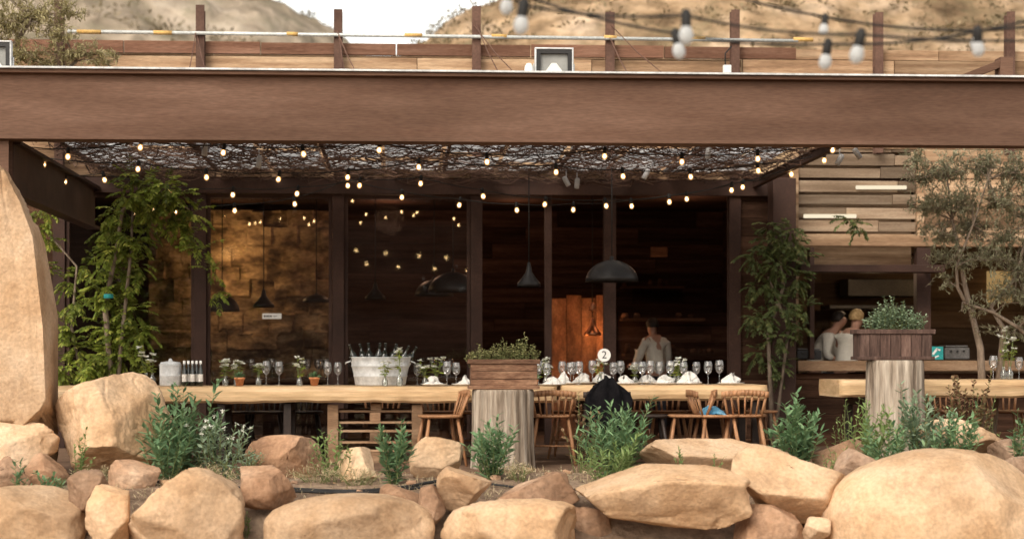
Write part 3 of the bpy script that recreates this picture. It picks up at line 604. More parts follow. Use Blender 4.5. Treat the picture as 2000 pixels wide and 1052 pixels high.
mb=MB(); planks(mb,xw(1205,23.6),xw(1428,23.6),0,1.6,23.55,.2); wall('bar_back',mb,M['interior'],'dark timber bar wall behind the shelves',(xw(1205,23.6),23.55,0))
mb=MB(); c=W(1287,492,23.8); mb.box(c,(.22,.03,.13)); single('picture_frame',mb,M['wooddark'],'small dim frame on the wall','picture',c,bevel=.01)
# ---------------------------------------------------------------- pendant lamps
def pendant(px,py0,py1,w,Y,mt,lab,prof='dome',lit=False):
    c=W(px,py1,Y); s=SC(px,Y); h=(py1-py0)/s; r=w/2/s
    if prof=='dome':
        h2=h*.84; p=[(.012,h),(.02,h*.97),(.024,h2)]
        for k in range(1,9):
            a=k/8*math.pi/2; p.append((.024+(r-.024)*math.sin(a)**1.15,h2*math.cos(a)**1.0))
        p+=[(r*.985,.0)]+[(r*.96*math.sin(k/7*math.pi/2),h2*.94*math.cos(k/7*math.pi/2)) for k in range(7,0,-1)]
    else: p=[(.012,h),(.02,h*.9),(.035,h*.6),(r*.6,h*.36),(r*.95,h*.16),(r,0),(r*.97,0),(r*.9,h*.14),(r*.55,h*.33),(.03,h*.55)]
    sh=MB(); sh.lathe(p,c,40)
    co=MB(); co.tube([c+Vector((0,0,h)),Vector((c.x,Y,3.0))],.006,6)
    bu=MB(); bu.lathe([(.001,-.03),(.022,-.02),(.03,.0),(.022,.025),(.012,.04)],c+Vector((0,0,h*.35)),12)
    multi('pendant_lamp',c,[('lamp_shade',sh,M[mt],True,0),('cord',co,M['rubber'],True,0),('bulb',bu,M['warmlamp'] if lit else M['bulboff'],True,0)],lab,'lamp','pendant lamps')
    return c
pendant(1195,500,550,104,19.2,'black','large black dome pendant lamp over the table')
pendant(1033,512,560,47,19.8,'black','narrow black bell pendant lamp','bell')
pendant(885,524,570,98,21.2,'black','wide black dome pendant lamp behind glass')
pendant(434,570,608,68,21.4,'black','black dome pendant lamp with warm light behind glass',lit=True)
pendant(515,564,600,42,22.2,'black','small black bell pendant lamp behind glass','bell')
pendant(733,550,585,42,22.2,'black','small black pendant lamp behind glass','bell')
pendant(848,540,578,76,22.4,'black','black dome pendant lamp deeper in the room')
pendant(618,572,590,54,22.6,'black','flat black pendant lamp with a lit underside',lit=True)
pendant(1157,620,655,34,22.9,'copper','copper dome pendant lamp by the timber screen','bell',lit=True)
pendant(1157,590,606,16,22.6,'copper','tiny copper lamp above the counter','bell',lit=True)
def pl(name,loc,c,e,r=.08):
    l=bpy.data.lights.new(name,'POINT'); l.color=c; l.energy=e; l.shadow_soft_size=r
    o=bpy.data.objects.new(name,l); o.location=loc; COL.objects.link(o)
pl('stone_wall_lamp',W(452,492,23.56),(1,.62,.28),12,.1)
pl('stone_wall_lamp',W(435,590,23.5),(1,.60,.26),3.5,.1)
pl('screen_lamp',W(1155,640,23.08),(1,.50,.20),5.5,.05)
pl('screen_lamp',W(1105,690,22.9),(1,.50,.20),2.5,.06)
pl('pendant_glow',W(434,600,21.4),(1,.62,.3),3)
pl('room_glow',W(760,430,23.6),(1,.55,.33),12,.2)
pl('room_glow',W(1000,430,23.4),(1,.55,.33),6,.2)
pl('bar_glow',W(1340,440,22.8),(1,.55,.32),9,.2)
a=W(420,715,22.4); b=W(900,715,22.4)
mb=MB(); mb.b2(a.x,b.x,22.2,23.0,.70,.76); lg=MB()
for x in (a.x+.1,b.x-.1): 
    for y in (22.3,22.9): lg.b2(x-.04,x+.04,y-.04,y+.04,.01,.70)
multi('dining_table',(a.x,22.2,0),[('table_top',mb,M['wooddark'],False,.01),('legs',lg,M['wooddark'],False,0)],'dark wooden dining table inside the room','table')

# ---------------------------------------------------------------- kitchen on the right
k0=xw(1550,YW); k1=xw(2350,YW)
def zz(py,px=1700,Y=YW): return W(px,py,Y).z
lv=MB(); fr=MB()
zt=3.35; z=zz(452)
xl1=xw(1790,YW)
i=0
while z<zt:
    xx=k0+.05
    while xx<xl1-.02:
        l=min(R.uniform(.5,1.3),xl1-xx); h_=R.uniform(.10,.128)
        lv.box((xx+l/2-.003,YW+.02+R.uniform(-.008,.008),z+.06+R.uniform(-.006,.006)),(l-.006,.02,h_),Matrix.Rotation(.2,3,'X')); xx+=l
    z+=.150; i+=1
fr.b2(k0-.03,k0+.05,YW-.03,YW+.08,1.2,3.4); fr.b2(xl1,xl1+.08,YW-.03,YW+.08,1.2,3.4)
fr.b2(k0+.05,xl1,YW+.22,YW+.26,2.0,3.4)
parts=[('slats',lv,M['lourve'],False,.004),('frame',fr,M['plank'],False,0)]
for px0,px1,py in ((1570,1672,422),(1672,1770,366)):
    tl=MB(); a=W(px0,py,YW-.02); b=W(px1,py,YW-.02); tl.tube([a,b],.022,8); parts.append(('light_tube',tl,M['tubelight'],True,0))
multi('louvred_wall',(k0,YW,0),parts,'weathered horizontal slat wall with light tubes glowing on it','wall')
mb=MB(); planks(mb,xl1+.09,k1,zz(480),3.35,YW,.2); 
wall('plank_wall',mb,M['plank'],'brown plank wall behind the olive tree',(xl1,YW,2))
mb=MB(); mb.b2(k0-.02,k1,YW-.09,YW-.035,zz(482),zz(458),.6); single('window_lintel',mb,M['plank'],'heavy timber lintel over the kitchen hatch','beam',(k0,YW,zz(482)),bevel=.01)
mb=MB(); a=xw(1558,YW-.35); b=xw(1838,YW-.35); mb.b2(a,b,YW-.5,YW-.2,zz(532,1700,YW-.35),zz(518,1700,YW-.35)); 
st=MB(); 
for x in (a+.1,b-.1): st.b2(x-.02,x+.02,YW-.2,YW-.1,zz(528,1700,YW-.3),zz(520,1700,YW-.3))
multi('awning_shelf',(a,YW-.35,zz(532)),[('steel_shelf',mb,M['beamdark'],False,.004),('bracket',st,M['beamdark'],False,0)],'dark rusty steel ledge across the kitchen hatch','ledge')
for px,w in ((1803,.16),(1585,.05)):
    x=xw(px,YW-.05); mb=MB(); mb.b2(x-w/2,x+w/2,YW-.08,YW+.06,zz(700),zz(484),.5); single('hatch_post',mb,M['beamdark'],'dark steel post dividing the kitchen hatch','post',(x,YW,zz(700)),bevel=.004,group='hatch posts')
mb=MB(); mb.b2(k0-.02,k1,YW-.32,YW+.35,zz(724,1700,YW-.3),zz(704,1700,YW-.3),.5); lo=MB(); planks(lo,k0,k1,0,zz(724)-.02,YW-.1,.2)
multi('kitchen_counter',(k0,YW-.3,0),[('counter_top',mb,M['pallet'],False,.008),('counter_front',lo,M['wooddark'],False,.003)],'timber kitchen counter with dark plank front','counter')
mb=MB(); planks(mb,xw(1438,YW),xw(1500,YW),0,2.9,YW-.06,.2); wall('plank_wall',mb,M['wooddark'],'brown plank wall panel behind the climbing plant',(xw(1438,YW),YW,0))
mb=MB(); planks(mb,k0,k1,0,3.0,24.4,.2); wall('kitchen_wall',mb,M['shelf'],'brown timber back wall of the kitchen',(k0,24.4,0))
mb=MB(); mb.b2(k1,k1+.1,YW,24.4,0,3.0); wall('kitchen_side_wall',mb,M['shelf'],'side wall of the kitchen',(k1,YW,0))
pl('kitchen_lamp',W(1700,545,21.9),(1,.70,.42),12,.15)
pl('kitchen_window_lamp',W(1960,560,22.6),(1,.66,.28),9,.15)
mb=MB(); c=W(1952,560,24.3); mb.box(c,(.34,.03,.42)); single('lit_window',mb,M['kitchlamp'],'glowing yellow window pane at the back of the kitchen','window',c)
mb=MB(); c=W(1700,600,23.8); mb.box(c,(1.2,.5,.05)); mb.box(c+Vector((.1,0,.25)),(.9,.45,.22))
mb2=MB()
for i in range(9):
    x=c.x-.5+i*.12; h=R.uniform(.1,.2); mb2.lathe([(.001,-.3),(.035,-.3),(.04,-.3+h*.7),(.02,-.3+h),(.001,-.3+h)],(x,23.8,c.z+.032),10)
mb2.b2(c.x-.6,c.x+.6,23.6,24.0,c.z-.31,c.z-.27)
multi('kitchen_hood',c,[('hood',mb,M['steelgrey'],False,.01),('shelf_goods',mb2,M['shelf'],True,0)],'dull steel kitchen hood above a shelf of jars','hood')
def machine(px,py0,py1,w,Y,mt,lab,name):
    c=W(px,py1,Y); s=SC(px,Y); h=(py1-py0)/s; ww=w/s
    b=MB(); b.box((c.x,Y,c.z+h*.42),(ww,.3,h*.82)); t=MB(); t.box((c.x,Y,c.z+h*.92),(ww*.9,.26,h*.14)); 
    kn=MB(); 
    for k in range(3): kn.tube([(c.x-ww*.25+k*ww*.25,Y-.15,c.z+h*.6),(c.x-ww*.25+k*ww*.25,Y-.17,c.z+h*.6)],.012,10)
    multi(name,c,[('body',b,M[mt],False,.015),('lid',t,M['steelgrey'],False,.01),('knob',kn,M['black'],False,0)],lab,'appliance')
machine(1862,674,702,50,21.2,'steelgrey','steel countertop appliance by the hatch post','countertop_appliance')
machine(1575,680,702,50,20.75,'black','low black tray appliance on the counter','countertop_appliance')
c=W(1828,689,YW-.25); mb=MB(); mb.box(c,(.16,.012,.145)); mk=MB(); 
mk.box(c+Vector((-.012,-.009,.018)),(.085,.004,.024),Matrix.Rotation(-.9,3,'Y')); mk.box(c+Vector((.026,-.009,.038)),(.042,.004,.017),Matrix.Rotation(.2,3,'Y')); mk.box(c+Vector((.0,-.009,-.042)),(.06,.004,.015),Matrix.Rotation(-.4,3,'Y'))
multi('counter_card',c,[('card',mb,M['teal'],False,0),('emblem',mk,M['white'],False,0)],'teal card with white emblem standing on the counter','sign')
wp=[(.030,0),(.031,.003),(.004,.006),(.0035,.07),(.006,.078),(.026,.10),(.034,.13),(.033,.16),(.029,.185)]
gm=MB(); gm.lathe(wp,n=12,rot=Matrix.Rotation(math.pi,3,'X')); gm=gm.mesh('bowl',M['wine'],smooth=True)
a=W(1615,500,21.9); 
mb=MB(); mb.b2(a.x,a.x+1.4,21.8,22.3,a.z+.0,a.z+.03); single('stemware_rack',mb,M['wooddark'],'wooden rack for hanging wine glasses','rack',a)
for i in range(13):
    for j in range(2):
        o=obj('wine_glass',gm,(a.x+.06+i*.105,21.95+j*.2,a.z-.003)); tag(o,'clear wine glass hanging upside down from the rack','glass','hanging wine glasses')

# ---------------------------------------------------------------- people
def skinmesh(name,V,E,rad,mt,sub=2,root=0):
    me=bpy.data.meshes.new(name); me.from_pydata(V,E,[]); o=bpy.data.objects.new(name,me); COL.objects.link(o)
    o.modifiers.new('s','SKIN')
    for i,r in enumerate(rad): me.skin_vertices[0].data[i].radius=(r if hasattr(r,'__len__') else (r,r))
    me.skin_vertices[0].data[root].use_root=True
    m=o.modifiers.new('u','SUBSURF'); m.levels=sub; m.render_levels=sub
    dg=bpy.context.evaluated_depsgraph_get(); me2=bpy.data.meshes.new_from_object(o.evaluated_get(dg)); bpy.data.objects.remove(o)
    me2.name=name; me2.materials.clear(); me2.materials.append(mt); me2.polygons.foreach_set('use_smooth',[True]*len(me2.polygons)); return me2
def person(loc,rz,hair,lab,lean=.2,H=1.0,grp='kitchen staff'):
    def up(f,z): return f+ (z-.95)*lean
    V=[(0,0,.93),(up(.01,1.12),0,1.12),(up(.03,1.32),0,1.30),(up(.02,1.44),0,1.42),(up(.05,1.50),0,1.485),(up(.07,1.56),0,1.55),(up(.075,1.62),0,1.63),(up(.06,1.68),0,1.685)]
    E=[(0,1),(1,2),(2,3),(3,4),(4,5),(5,6),(6,7)]
    rad=[(.13,.15),(.115,.13),(.12,.15),(.085,.12),.052,.068,.088,.07]
    n=len(V); V.append((up(.17,1.60),0,1.60)); E.append((6,n)); rad.append(.016)
    for sd in (-1,1):
        b=len(V)
        V+=[(up(.0,1.40),sd*.17,1.39),(up(.08,1.18),sd*.24,1.14),(up(.36,1.1),sd*.19,1.07),(up(.43,1.1),sd*.185,1.06)]
        E+=[(3,b),(b,b+1),(b+1,b+2),(b+2,b+3)]; rad+=[.062,.044,.028,(.022,.035)]
        for k in range(4):
            c=len(V); y=sd*.185+(k-1.5)*.019; l=(.075,.085,.08,.06)[k]
            V+=[(V[b+3][0]+.02,y,1.06),(V[b+3][0]+.02+l*.6,y,1.05),(V[b+3][0]+.01+l,y,1.02)]; E+=[(b+3,c),(c,c+1),(c+1,c+2)]; rad+=[.010,.009,.007]
        c=len(V); V+=[(V[b+3][0]+.0,sd*.145,1.055),(V[b+3][0]+.04,sd*.128,1.04)]; E+=[(b+3,c),(c,c+1)]; rad+=[.011,.008]
        b=len(V); V+=[(0,sd*.09,.86),(.02,sd*.10,.48),(0,sd*.10,.09),(.13,sd*.11,.04)]; E+=[(0,b),(b,b+1),(b+1,b+2),(b+2,b+3)]; rad+=[.09,.06,.042,(.035,.045)]
    body=skinmesh('body',V,E,rad,M['skin'])
    V2=[(0,0,.88),V[1],V[2],V[3],(V[3][0]+.01,0,1.455)]; E2=[(0,1),(1,2),(2,3),(3,4)]; r2=[(.16,.18),(.135,.155),(.14,.172),(.10,.135),.062]
    for sd in (-1,1):
        b=len(V2); V2+=[(V[3][0]-.02,sd*.175,1.39),(up(.08,1.18),sd*.245,1.14),(up(.2,1.14),sd*.22,1.11)]; E2+=[(3,b),(b,b+1),(b+1,b+2)]; r2+=[.082,.064,.05]
    shirt=skinmesh('shirt',V2,E2,r2,M['cream'])
    V3=[(0,0,.9)]; E3=[]; r3=[(.15,.17)]
    for sd in (-1,1):
        b=len(V3); V3+=[(0,sd*.095,.82),(.02,sd*.105,.48),(0,sd*.105,.13)]; E3+=[(0,b),(b,b+1),(b+1,b+2)]; r3+=[.11,.08,.065]
    tr=skinmesh('trousers',V3,E3,r3,M['trouser'])
    hx=V[6][0]
    hm=MB(); vs=[];fs=[];nu,nv=20,12
    for j in range(nv+1):
        for i in range(nu):
            t=2*math.pi*i/nu; front=max(0,math.cos(t)); pm=(1.85-1.0*front)*j/nv
            r=.103+.004*math.sin(9*t+j)
            vs.append((hx-.014+r*1.05*math.sin(pm)*math.cos(t),r*.9*math.sin(pm)*math.sin(t),1.635+r*1.08*math.cos(pm)))
    for j in range(nv):
        for i in range(nu): fs.append((j*nu+i,(j+1)*nu+i,(j+1)*nu+(i+1)%nu,j*nu+(i+1)%nu))
    hm.add(vs,fs)
    ey=MB()
    for sd in(-1,1): ey.lathe([(.001,-.009),(.009,-.004),(.009,.004),(.001,.009)],(hx+.083,sd*.033,1.635),8)
    e=bpy.data.objects.new('person',None); e.location=loc; e.rotation_euler=(0,0,rz); e.scale=(H,)*3; COL.objects.link(e); tag(e,lab,'person',grp)
    obj('body',body,parent=e); obj('shirt',shirt,parent=e); obj('trousers',tr,parent=e); obj('hair',hm.mesh('hair',hair,smooth=True),parent=e); obj('eyes',ey.mesh('eyes',M['black'],smooth=True),parent=e)
p=W(1588,700,21.6); person((p.x,21.6,0),-.25,M['hairdark'],'cook with dark hair in a cream top bending over the counter',.42,.89)
p=W(1648,700,21.2); person((p.x,21.2,0),.55,M['hairblond'],'cook with blond hair in a cream top leaning at the counter',.26,.90)
p=W(1282,700,22.7); person((p.x,22.7,0),1.9,M['hairdark'],'person in a cream top standing in the dim dining room',.1,.86,'people indoors')

# ---------------------------------------------------------------- tables
def slab(x0,x1,y0,y1,z1,th,seed):
    mb=MB(); n=150; m=16; vs=[];fs=[]
    for i in range(n+1):
        x=x0+(x1-x0)*i/n; e=min(i,n-i)/n*(x1-x0); endr=min(1,(e/.10)) ; sh=.06*(1-math.sqrt(max(0,1-(1-endr)**2)))
        a=y0+.06*noise.noise(Vector((x*1.2,seed,0)))+.02*noise.noise(Vector((x*5,seed,0)))+sh
        b=y1+.05*noise.noise(Vector((x*1.2,seed+5,0)))-sh
        zb=z1-th+.016*noise.noise(Vector((x*1.7,seed,7)))+.008*noise.noise(Vector((x*6,seed,3))); zt=z1+.004*noise.noise(Vector((x*2,seed,9)))
        g=lambda k:.007*noise.noise(Vector((x*4,k*3.1,seed)))
        prof=[(a+.016,zt),(a+.004+g(1),zt-.008),(a-.006+g(2),zt-th*.3),(a-.004+g(3),zt-th*.6),(a+.004+g(4),zb+.02),(a+.03,zb),(a+.3,zb),(b-.3,zb),(b-.02,zb),(b+.004,zb+.03),(b+.008,zt-th*.5),(b+.004,zt-th*.3),(b-.006,zt-.01),(b-.02,zt),(b-.3,zt),(a+.3,zt)]
        for (y,z) in prof: vs.append((x,y,z))
    for i in range(n):
        for k in range(m): k2=(k+1)%m; fs.append((i*m+k,(i+1)*m+k,(i+1)*m+k2,i*m+k2))
    fs.append(tuple(range(m))); fs.append(tuple(n*m+k for k in range(m-1,-1,-1)))
    mb.add(vs,fs,.5); return mb
def table(pa,pb,Y,pyt,th,lab,legs,seed):
    a=W(pa,pyt,Y); b=W(pb,pyt,Y); z=a.z
    top=slab(a.x,b.x,Y,Y+.95,z,th,seed); parts=[('table_top',top,M['slab'],False,0)]
    for px in legs:
        x=xw(px,Y); lg=MB()
        for y in (Y+.12,Y+.83): lg.b2(x-.035,x+.035,y-.035,y+.035,.013,z-th-.004)
        lg.b2(x-.03,x+.03,Y+.156,Y+.794,z-th-.08,z-th-.02); lg.b2(x-.025,x+.025,Y+.156,Y+.794,.12,.17)
        parts.append(('trestle',lg,M['chairdark'],False,.004))
    multi('table',(a.x,Y,0),parts,lab,'table','live-edge slab tables'); return z
ZA=table(96,1088,17.2,755,.15,'long live-edge pine slab table set for dinner',[150,430,560],1)
ZB=table(1096,1502,17.2,752,.145,'live-edge pine slab table laid with glasses and napkins',[1150,1480],2)
ZC=table(1642,2120,17.0,742,.16,'live-edge pine slab table beneath the olive tree',[1700,2080],3)
def pallets():
    a=xw(640,17.35); b=xw(825,17.35); mb=MB(); z=.013
    for k in range(3):
        for y in np.linspace(17.33,17.95,5): mb.b2(a,b,y,y+.09,z,z+.02)
        for x in (a,(a+b)/2-.05,b-.1): mb.b2(x,x+.1,17.335,18.03,z+.0205,z+.105)
        for y in np.linspace(17.33,17.95,5): mb.b2(a+R.uniform(-.01,.01),b,y,y+.09,z+.1055,z+.125)
        z+=.185 if k<2 else 0
    mb.b2(a,a+.1,17.3,17.328,.02,.56); mb.b2(b-.1,b,17.3,17.328,.02,.56)
    mb.b2(a+.4,a+.5,17.34,17.9,z+.126,.575)
    single('wooden_pallet',mb,M['pallet'],'stack of rough wooden pallets propping the slab table','pallet',(a,17.35,0),bevel=.003)
pallets()
# ---------------------------------------------------------------- chairs
def chair_parts(mt):
    P=[]
    st=MB(); vs=[];fs=[];n=24
    for zz_,s in ((.435,.88),(.442,.98),(.455,1.0),(.462,.97)):
        for k in range(n):
            t=2*math.pi*k/n; c,s_=math.cos(t),math.sin(t); x=.21*math.copysign(abs(c)**.6,c)*s; y=.2*math.copysign(abs(s_)**.6,s_)*s; vs.append((x,y,zz_-(.006 if zz_>.46 and abs(x)<.1 else 0)))
    for i in range(3):
        for k in range(n): fs.append((i*n+k,i*n+(k+1)%n,(i+1)*n+(k+1)%n,(i+1)*n+k))
    fs.append(tuple(range(n-1,-1,-1))); fs.append(tuple(3*n+k for k in range(n))); st.add(vs,fs)
    P.append(('seat',st,mt,True,0))
    for sx in(-1,1):
        for sy in(-1,1):
            l=MB(); l.tube([(sx*.14,sy*.13,.44),(sx*.175,sy*.165,.22),(sx*.21,sy*.20,.0)],[.014,.019,.012],8); P.append(('leg',l,mt,True,0))
    s=MB(); 
    for sx in(-1,1): s.tube([(sx*.185,-.175,.17),(sx*.185,.175,.17)],.009,6)
    s.tube([(-.185,0,.17),(.185,0,.17)],.009,6); P.append(('stretcher',s,mt,True,0))
    b=MB(); top=[]
    for k in range(13):
        t=-1+k/6; top.append((t*.215,-.225-.03*(1-t*t),.665-.02*t*t))
    for k in range(12):
        a=Vector(top[k]);c=Vector(top[k+1]); b.box((a+c)/2,((c-a).length*1.04,.02,.055),Matrix.Rotation(math.atan2(c.y-a.y,c.x-a.x),3,'Z'),.5)
    for k in range(7):
        t=-1+k/3; b.tube([(t*.155,-.16-.02*(1-t*t),.45),(t*.195,-.225-.03*(1-t*t),.65)],[.009 if abs(t)<1 else .013]*2,6)
    P.append(('backrest',b,mt,True,0)); return proto(P)
ch=chair_parts(M['chair']); chd=chair_parts(M['chairdark'])
def chair(px,Y,rz,dark=False,lab='orange brown spindle-back wooden chair at the slab table'):
    p=W(px,700,Y); spawn('chair',chd if dark else ch,(p.x,Y,.013),rz,1,lab,'chair','spindle-back chairs at the tables')
for px,Y,rz in ((860,16.98,1.75),(930,18.25,3.0),(1080,17.05,-.1),(1118,18.2,2.9),(1300,18.2,3.2),(1345,16.98,1.45),(1452,17.05,-.12),(1398,16.95,-1.5),(1225,18.25,3.2),(1475,18.25,3.3),(745,18.45,3.1),(860,18.3,3.2),(1380,18.25,3.0)): chair(px,Y,rz)
DL='dark stained spindle-back chair at the slab table'
chair(1262,16.98,-1.6,True,DL); chair(1180,17.0,0,True,'dark chair with a black jacket over its back'); chair(1960,18.2,3.1); chair(1840,18.2,3.2)
for px in (455,520,590): chair(px,18.35,3.14+R.uniform(-.2,.2),True,DL)
def drape(px,Y,w,z1,z0,mt,lab,name,cat,front=-.34,back=-.2):
    p=W(px,700,Y); mb=MB(); n=26; prof=[]
    H=z1-z0
    for k in range(22):
        t=k/21
        if t<.55: prof.append((front-.03*math.sin(t*5),z0+H*(t/.55)*.97))
        elif t<.68: a=(t-.55)/.13*math.pi; prof.append(((front+back)/2-(back-front)/2*math.cos(a)-.0,z1-H*.03+.03*math.sin(a)))
        else: prof.append((back,z1-H*.03-(t-.68)/.32*H*.5))
    vs=[];fs=[]
    for i in range(n+1):
        u=i/n*2-1
        for k,(y,z) in enumerate(prof):
            hgt=(z-z0)/H; ww=w*(.45+.55*sm(-.1,.75,hgt))*(1 if hgt<.75 else 1-.62*((hgt-.75)/.25)**1.8)
            q=Vector((u*2.2,hgt*2.4,px*.1+(3 if k>13 else 0)))
            vs.append((p.x+u*ww/2+.03*(1-hgt)+.03*noise.noise(q),Y+y-.022*math.cos(u*9+k*.25)*(1-hgt*.6)-.02*(1-u*u)+.03*noise.noise(q+Vector((5,0,0))),z-.06*abs(u)*hgt-.07*(1-hgt)*noise.noise(Vector((u*2,1,1)))*2+.03*noise.noise(Vector((u*3,4,hgt)))))
    m=len(prof)
    for i in range(n):
        for k in range(m-1): fs.append((i*m+k,(i+1)*m+k,(i+1)*m+k+1,i*m+k+1))
    mb.add(vs,fs,.5); o=single(name,mb,M[mt],lab,cat,(p.x,Y,z0),smooth=True); mo=o.modifiers.new('t','SOLIDIFY'); mo.thickness=.012
drape(1180,17.0,.42,.83,.16,'cloth','black jacket draped over a chair back','black_jacket','jacket')
def bluecloth():
    c=W(1390,795,16.95); mb=MB(); n=14; vs=[];fs=[]
    for j in range(n+1):
        for i in range(n+1):
            u=i/n*2-1; v=j/n*2-1; r=u*u+v*v
            vs.append((c.x+u*.12,16.93+v*.12,.49+.07*(1-min(1,r))+.025*noise.noise(Vector((u*3,v*3,1)))-.01*r))
    for j in range(n):
        for i in range(n): a=j*(n+1)+i; fs.append((a,a+1,a+n+2,a+n+1))
    mb.add(vs,fs); single('blue_scarf',mb,M['blue'],'crumpled blue and white scarf on a chair seat','scarf',(c.x,16.93,.46),smooth=True)
bluecloth()

# ---------------------------------------------------------------- tableware
wp=[(.001,.004),(.034,.003),(.036,.0),(.036,.004),(.005,.008),(.004,.09),(.007,.098),(.03,.115),(.042,.15),(.040,.19),(.033,.225)]
wg=proto([('bowl',MB().lathe(wp[5:],n=20),M['wine'],True,0),('stem',MB().lathe(wp[:6],n=16),M['wine'],True,0)])
def onA(px,Y): return Vector((xw(px,Y),Y,(ZA if px<1090 else ZB if px<1550 else ZC)+.004))
gl=[(815,17.9),(873,17.6),(891,17.75),(1068,17.5),(1098,17.9),(1114,17.6),(1131,17.45),(1198,17.5),(1212,17.9),(1254,17.45),(1270,17.55),(1309,17.5),(1335,17.6),(1383,17.45),(1288,18.0),(1360,18.0),(1405,17.95),(520,18.0),(545,18.0),(1052,18.0),(1157,18.0),(1940,17.4),(1990,17.5),(1120,18.05),(1240,18.05),(640,18.0),(660,18.0)]
for px,Y in gl: spawn('wine_glass',wg,onA(px,Y),0,R.uniform(.92,1.03),'clear stemmed wine glass on the slab table','glass','wine glasses on the tables')
for i in range(14):
    px=R.uniform(440,880); Y=R.uniform(22.3,22.9); spawn('wine_glass',wg,(xw(px,Y),Y,.762),0,1,'clear wine glass on the indoor table','glass','wine glasses indoors')
def napkin(px,Y,s=1):
    rr=R.random()*9; mb=MB(); n=30; m=9; vs=[];fs=[]; hh=R.uniform(.05,.085); lx=R.uniform(-.05,.05)
    for j in range(m+1):
        for i in range(n):
            t=2*math.pi*i/n; h=j/m; r=(.076*(1-h)**.55+.014)*(1+.32*math.sin(t*4+rr+h*3)+.14*math.sin(t*9+rr*2))*s
            q=Vector((math.cos(t)*1.5+rr,math.sin(t)*1.5,h*3))
            vs.append((r*math.cos(t)+lx*h+.024*noise.noise(q),r*math.sin(t)*.8+.024*noise.noise(q+Vector((4,4,0))),hh*h*(1+.45*math.sin(t*2+rr))*s+.008))
    for j in range(m):
        for i in range(n): fs.append((j*n+i,j*n+(i+1)%n,(j+1)*n+(i+1)%n,(j+1)*n+i))
    fs.append(tuple(m*n+i for i in range(n))); mb.add(vs,fs)
    pl_=MB(); pl_.lathe([(.001,.004),(.09,.004),(.125,.014),(.128,.018),(.12,.016),(.088,.008),(.001,.008)],n=28)
    p=onA(px,Y)
    spawn('place_setting',proto([('plate',pl_,M['white'],True,0),('napkin',mb,M['linen'],True,0)]),p,R.random()*6,1,'white plate topped with a folded linen napkin','place setting','place settings')
for px,Y in ((848,17.45),(908,17.5),(1078,17.35),(1135,17.9),(1222,17.4),(1300,17.4),(1346,17.9),(1428,17.4),(1345,17.38),(1180,17.95),(1265,17.95),(1100,17.5)): napkin(px,Y)
def flowers(px,Y,h,lab,spread=.06,nf=7,vh=.10,z=None):
    p=onA(px,Y); v=MB(); k=vh/.10
    v.lathe([(.001,.003),(.026*k**.5,.0),(.029*k**.5,.01),(.029*k**.5,.055*k),(.014,.075*k),(.013,.095*k),(.016,.1*k)],n=16)
    st=MB(); fl_=MB(); lf=MB()
    for i in range(nf):
        a=R.random()*6.28; r=spread*math.sqrt(R.random()); top=Vector((r*math.cos(a),r*math.sin(a),h*R.uniform(.66,1)))
        st.tube([(0,0,.01),(top.x*.2,top.y*.2,vh),top],.0022,4)
        q=9 if R.random()<.6 else 13
        for g in range(q):
            b=6.28*g/q+R.random(); d=Vector((math.cos(b),math.sin(b),R.uniform(-.2,.9))); fl_.leaf(top,d,R.uniform(.028,.042),.026)
        for g in range(5):
            hh=R.uniform(.45,.98); d=Vector((R.gauss(0,1),R.gauss(0,1),R.uniform(-.3,.6))); lf.leaf((top.x*hh,top.y*hh,top.z*hh),d,R.uniform(.04,.07),.024)
    spawn('flower_vase',proto([('vase',v,M['bottleglass'],True,0),('stems',st,M['stem'],True,0),('petals',fl_,M['petal'],False,0),('leaves',lf,M['leafvine'],False,0)]),p,0,1,lab,'vase','small flower vases on the tables')
for px,Y,h,sp in ((285,17.5,.38,.07),(298,17.8,.30,.06),(440,17.6,.24,.05),(462,17.6,.24,.05),(585,17.5,.27,.05),(505,17.9,.2,.06),(830,17.7,.24,.07),(852,17.8,.26,.07),(1066,17.8,.26,.07),(1172,17.6,.24,.05),(1325,17.7,.25,.07),(1318,17.9,.22,.06),(752,17.33,.24,.04),(780,17.32,.42,.04),(1972,17.3,.40,.06),(1960,17.5,.5,.05),(1240,17.9,.2,.06)):
    flowers(px,Y,h,'clear glass bud vase with white flowers and greenery',sp,R.randint(4,7),.09 if h<.3 else .12)
def pot(px,Y,s=1):
    a=MB(); a.lathe([(.001,0),(.032,0),(.044,.06),(.05,.06),(.052,.08),(.044,.08),(.042,.068),(.001,.068)],n=20,scale=s)
    f=MB()
    for i in range(70):
        d=Vector((R.gauss(0,1),R.gauss(0,1),abs(R.gauss(0,1))+.3)).normalized(); f.leaf(Vector((0,0,.07*s))+d*R.uniform(.0,.04),d,.04,.018)
    spawn('flower_pot',proto([('pot',a,M['terra'],True,0),('foliage',f,M['sage'],False,0)]),onA(px,Y),0,1,'small terracotta pot with a green herb','pot','terracotta pots')
pot(468,17.4); pot(614,17.5); pot(1045,17.6,.7)
p=onA(1180,17.42); c=Vector((p.x,17.42,W(1183,693,17.42).z))
d=MB(); d.tube([(c.x,17.415,c.z),(c.x,17.425,c.z)],.062,32,.5)
stk=MB(); stk.tube([(c.x,17.42,c.z-.062),(p.x,17.42,p.z+.01)],.003,6); stk.lathe([(.001,.0),(.035,0),(.035,.006),(.001,.008)],(p.x,17.42,p.z),16)
e,_=multi('table_number_sign',p,[('disc',d,M['white'],False,0),('stand',stk,M['black'],True,0)],'round white table number sign reading 2 on a thin stand','sign')
cu=bpy.data.curves.new('numeral','FONT'); cu.body='2'; cu.size=.10; cu.align_x='CENTER'; cu.align_y='CENTER'; cu.extrude=.001
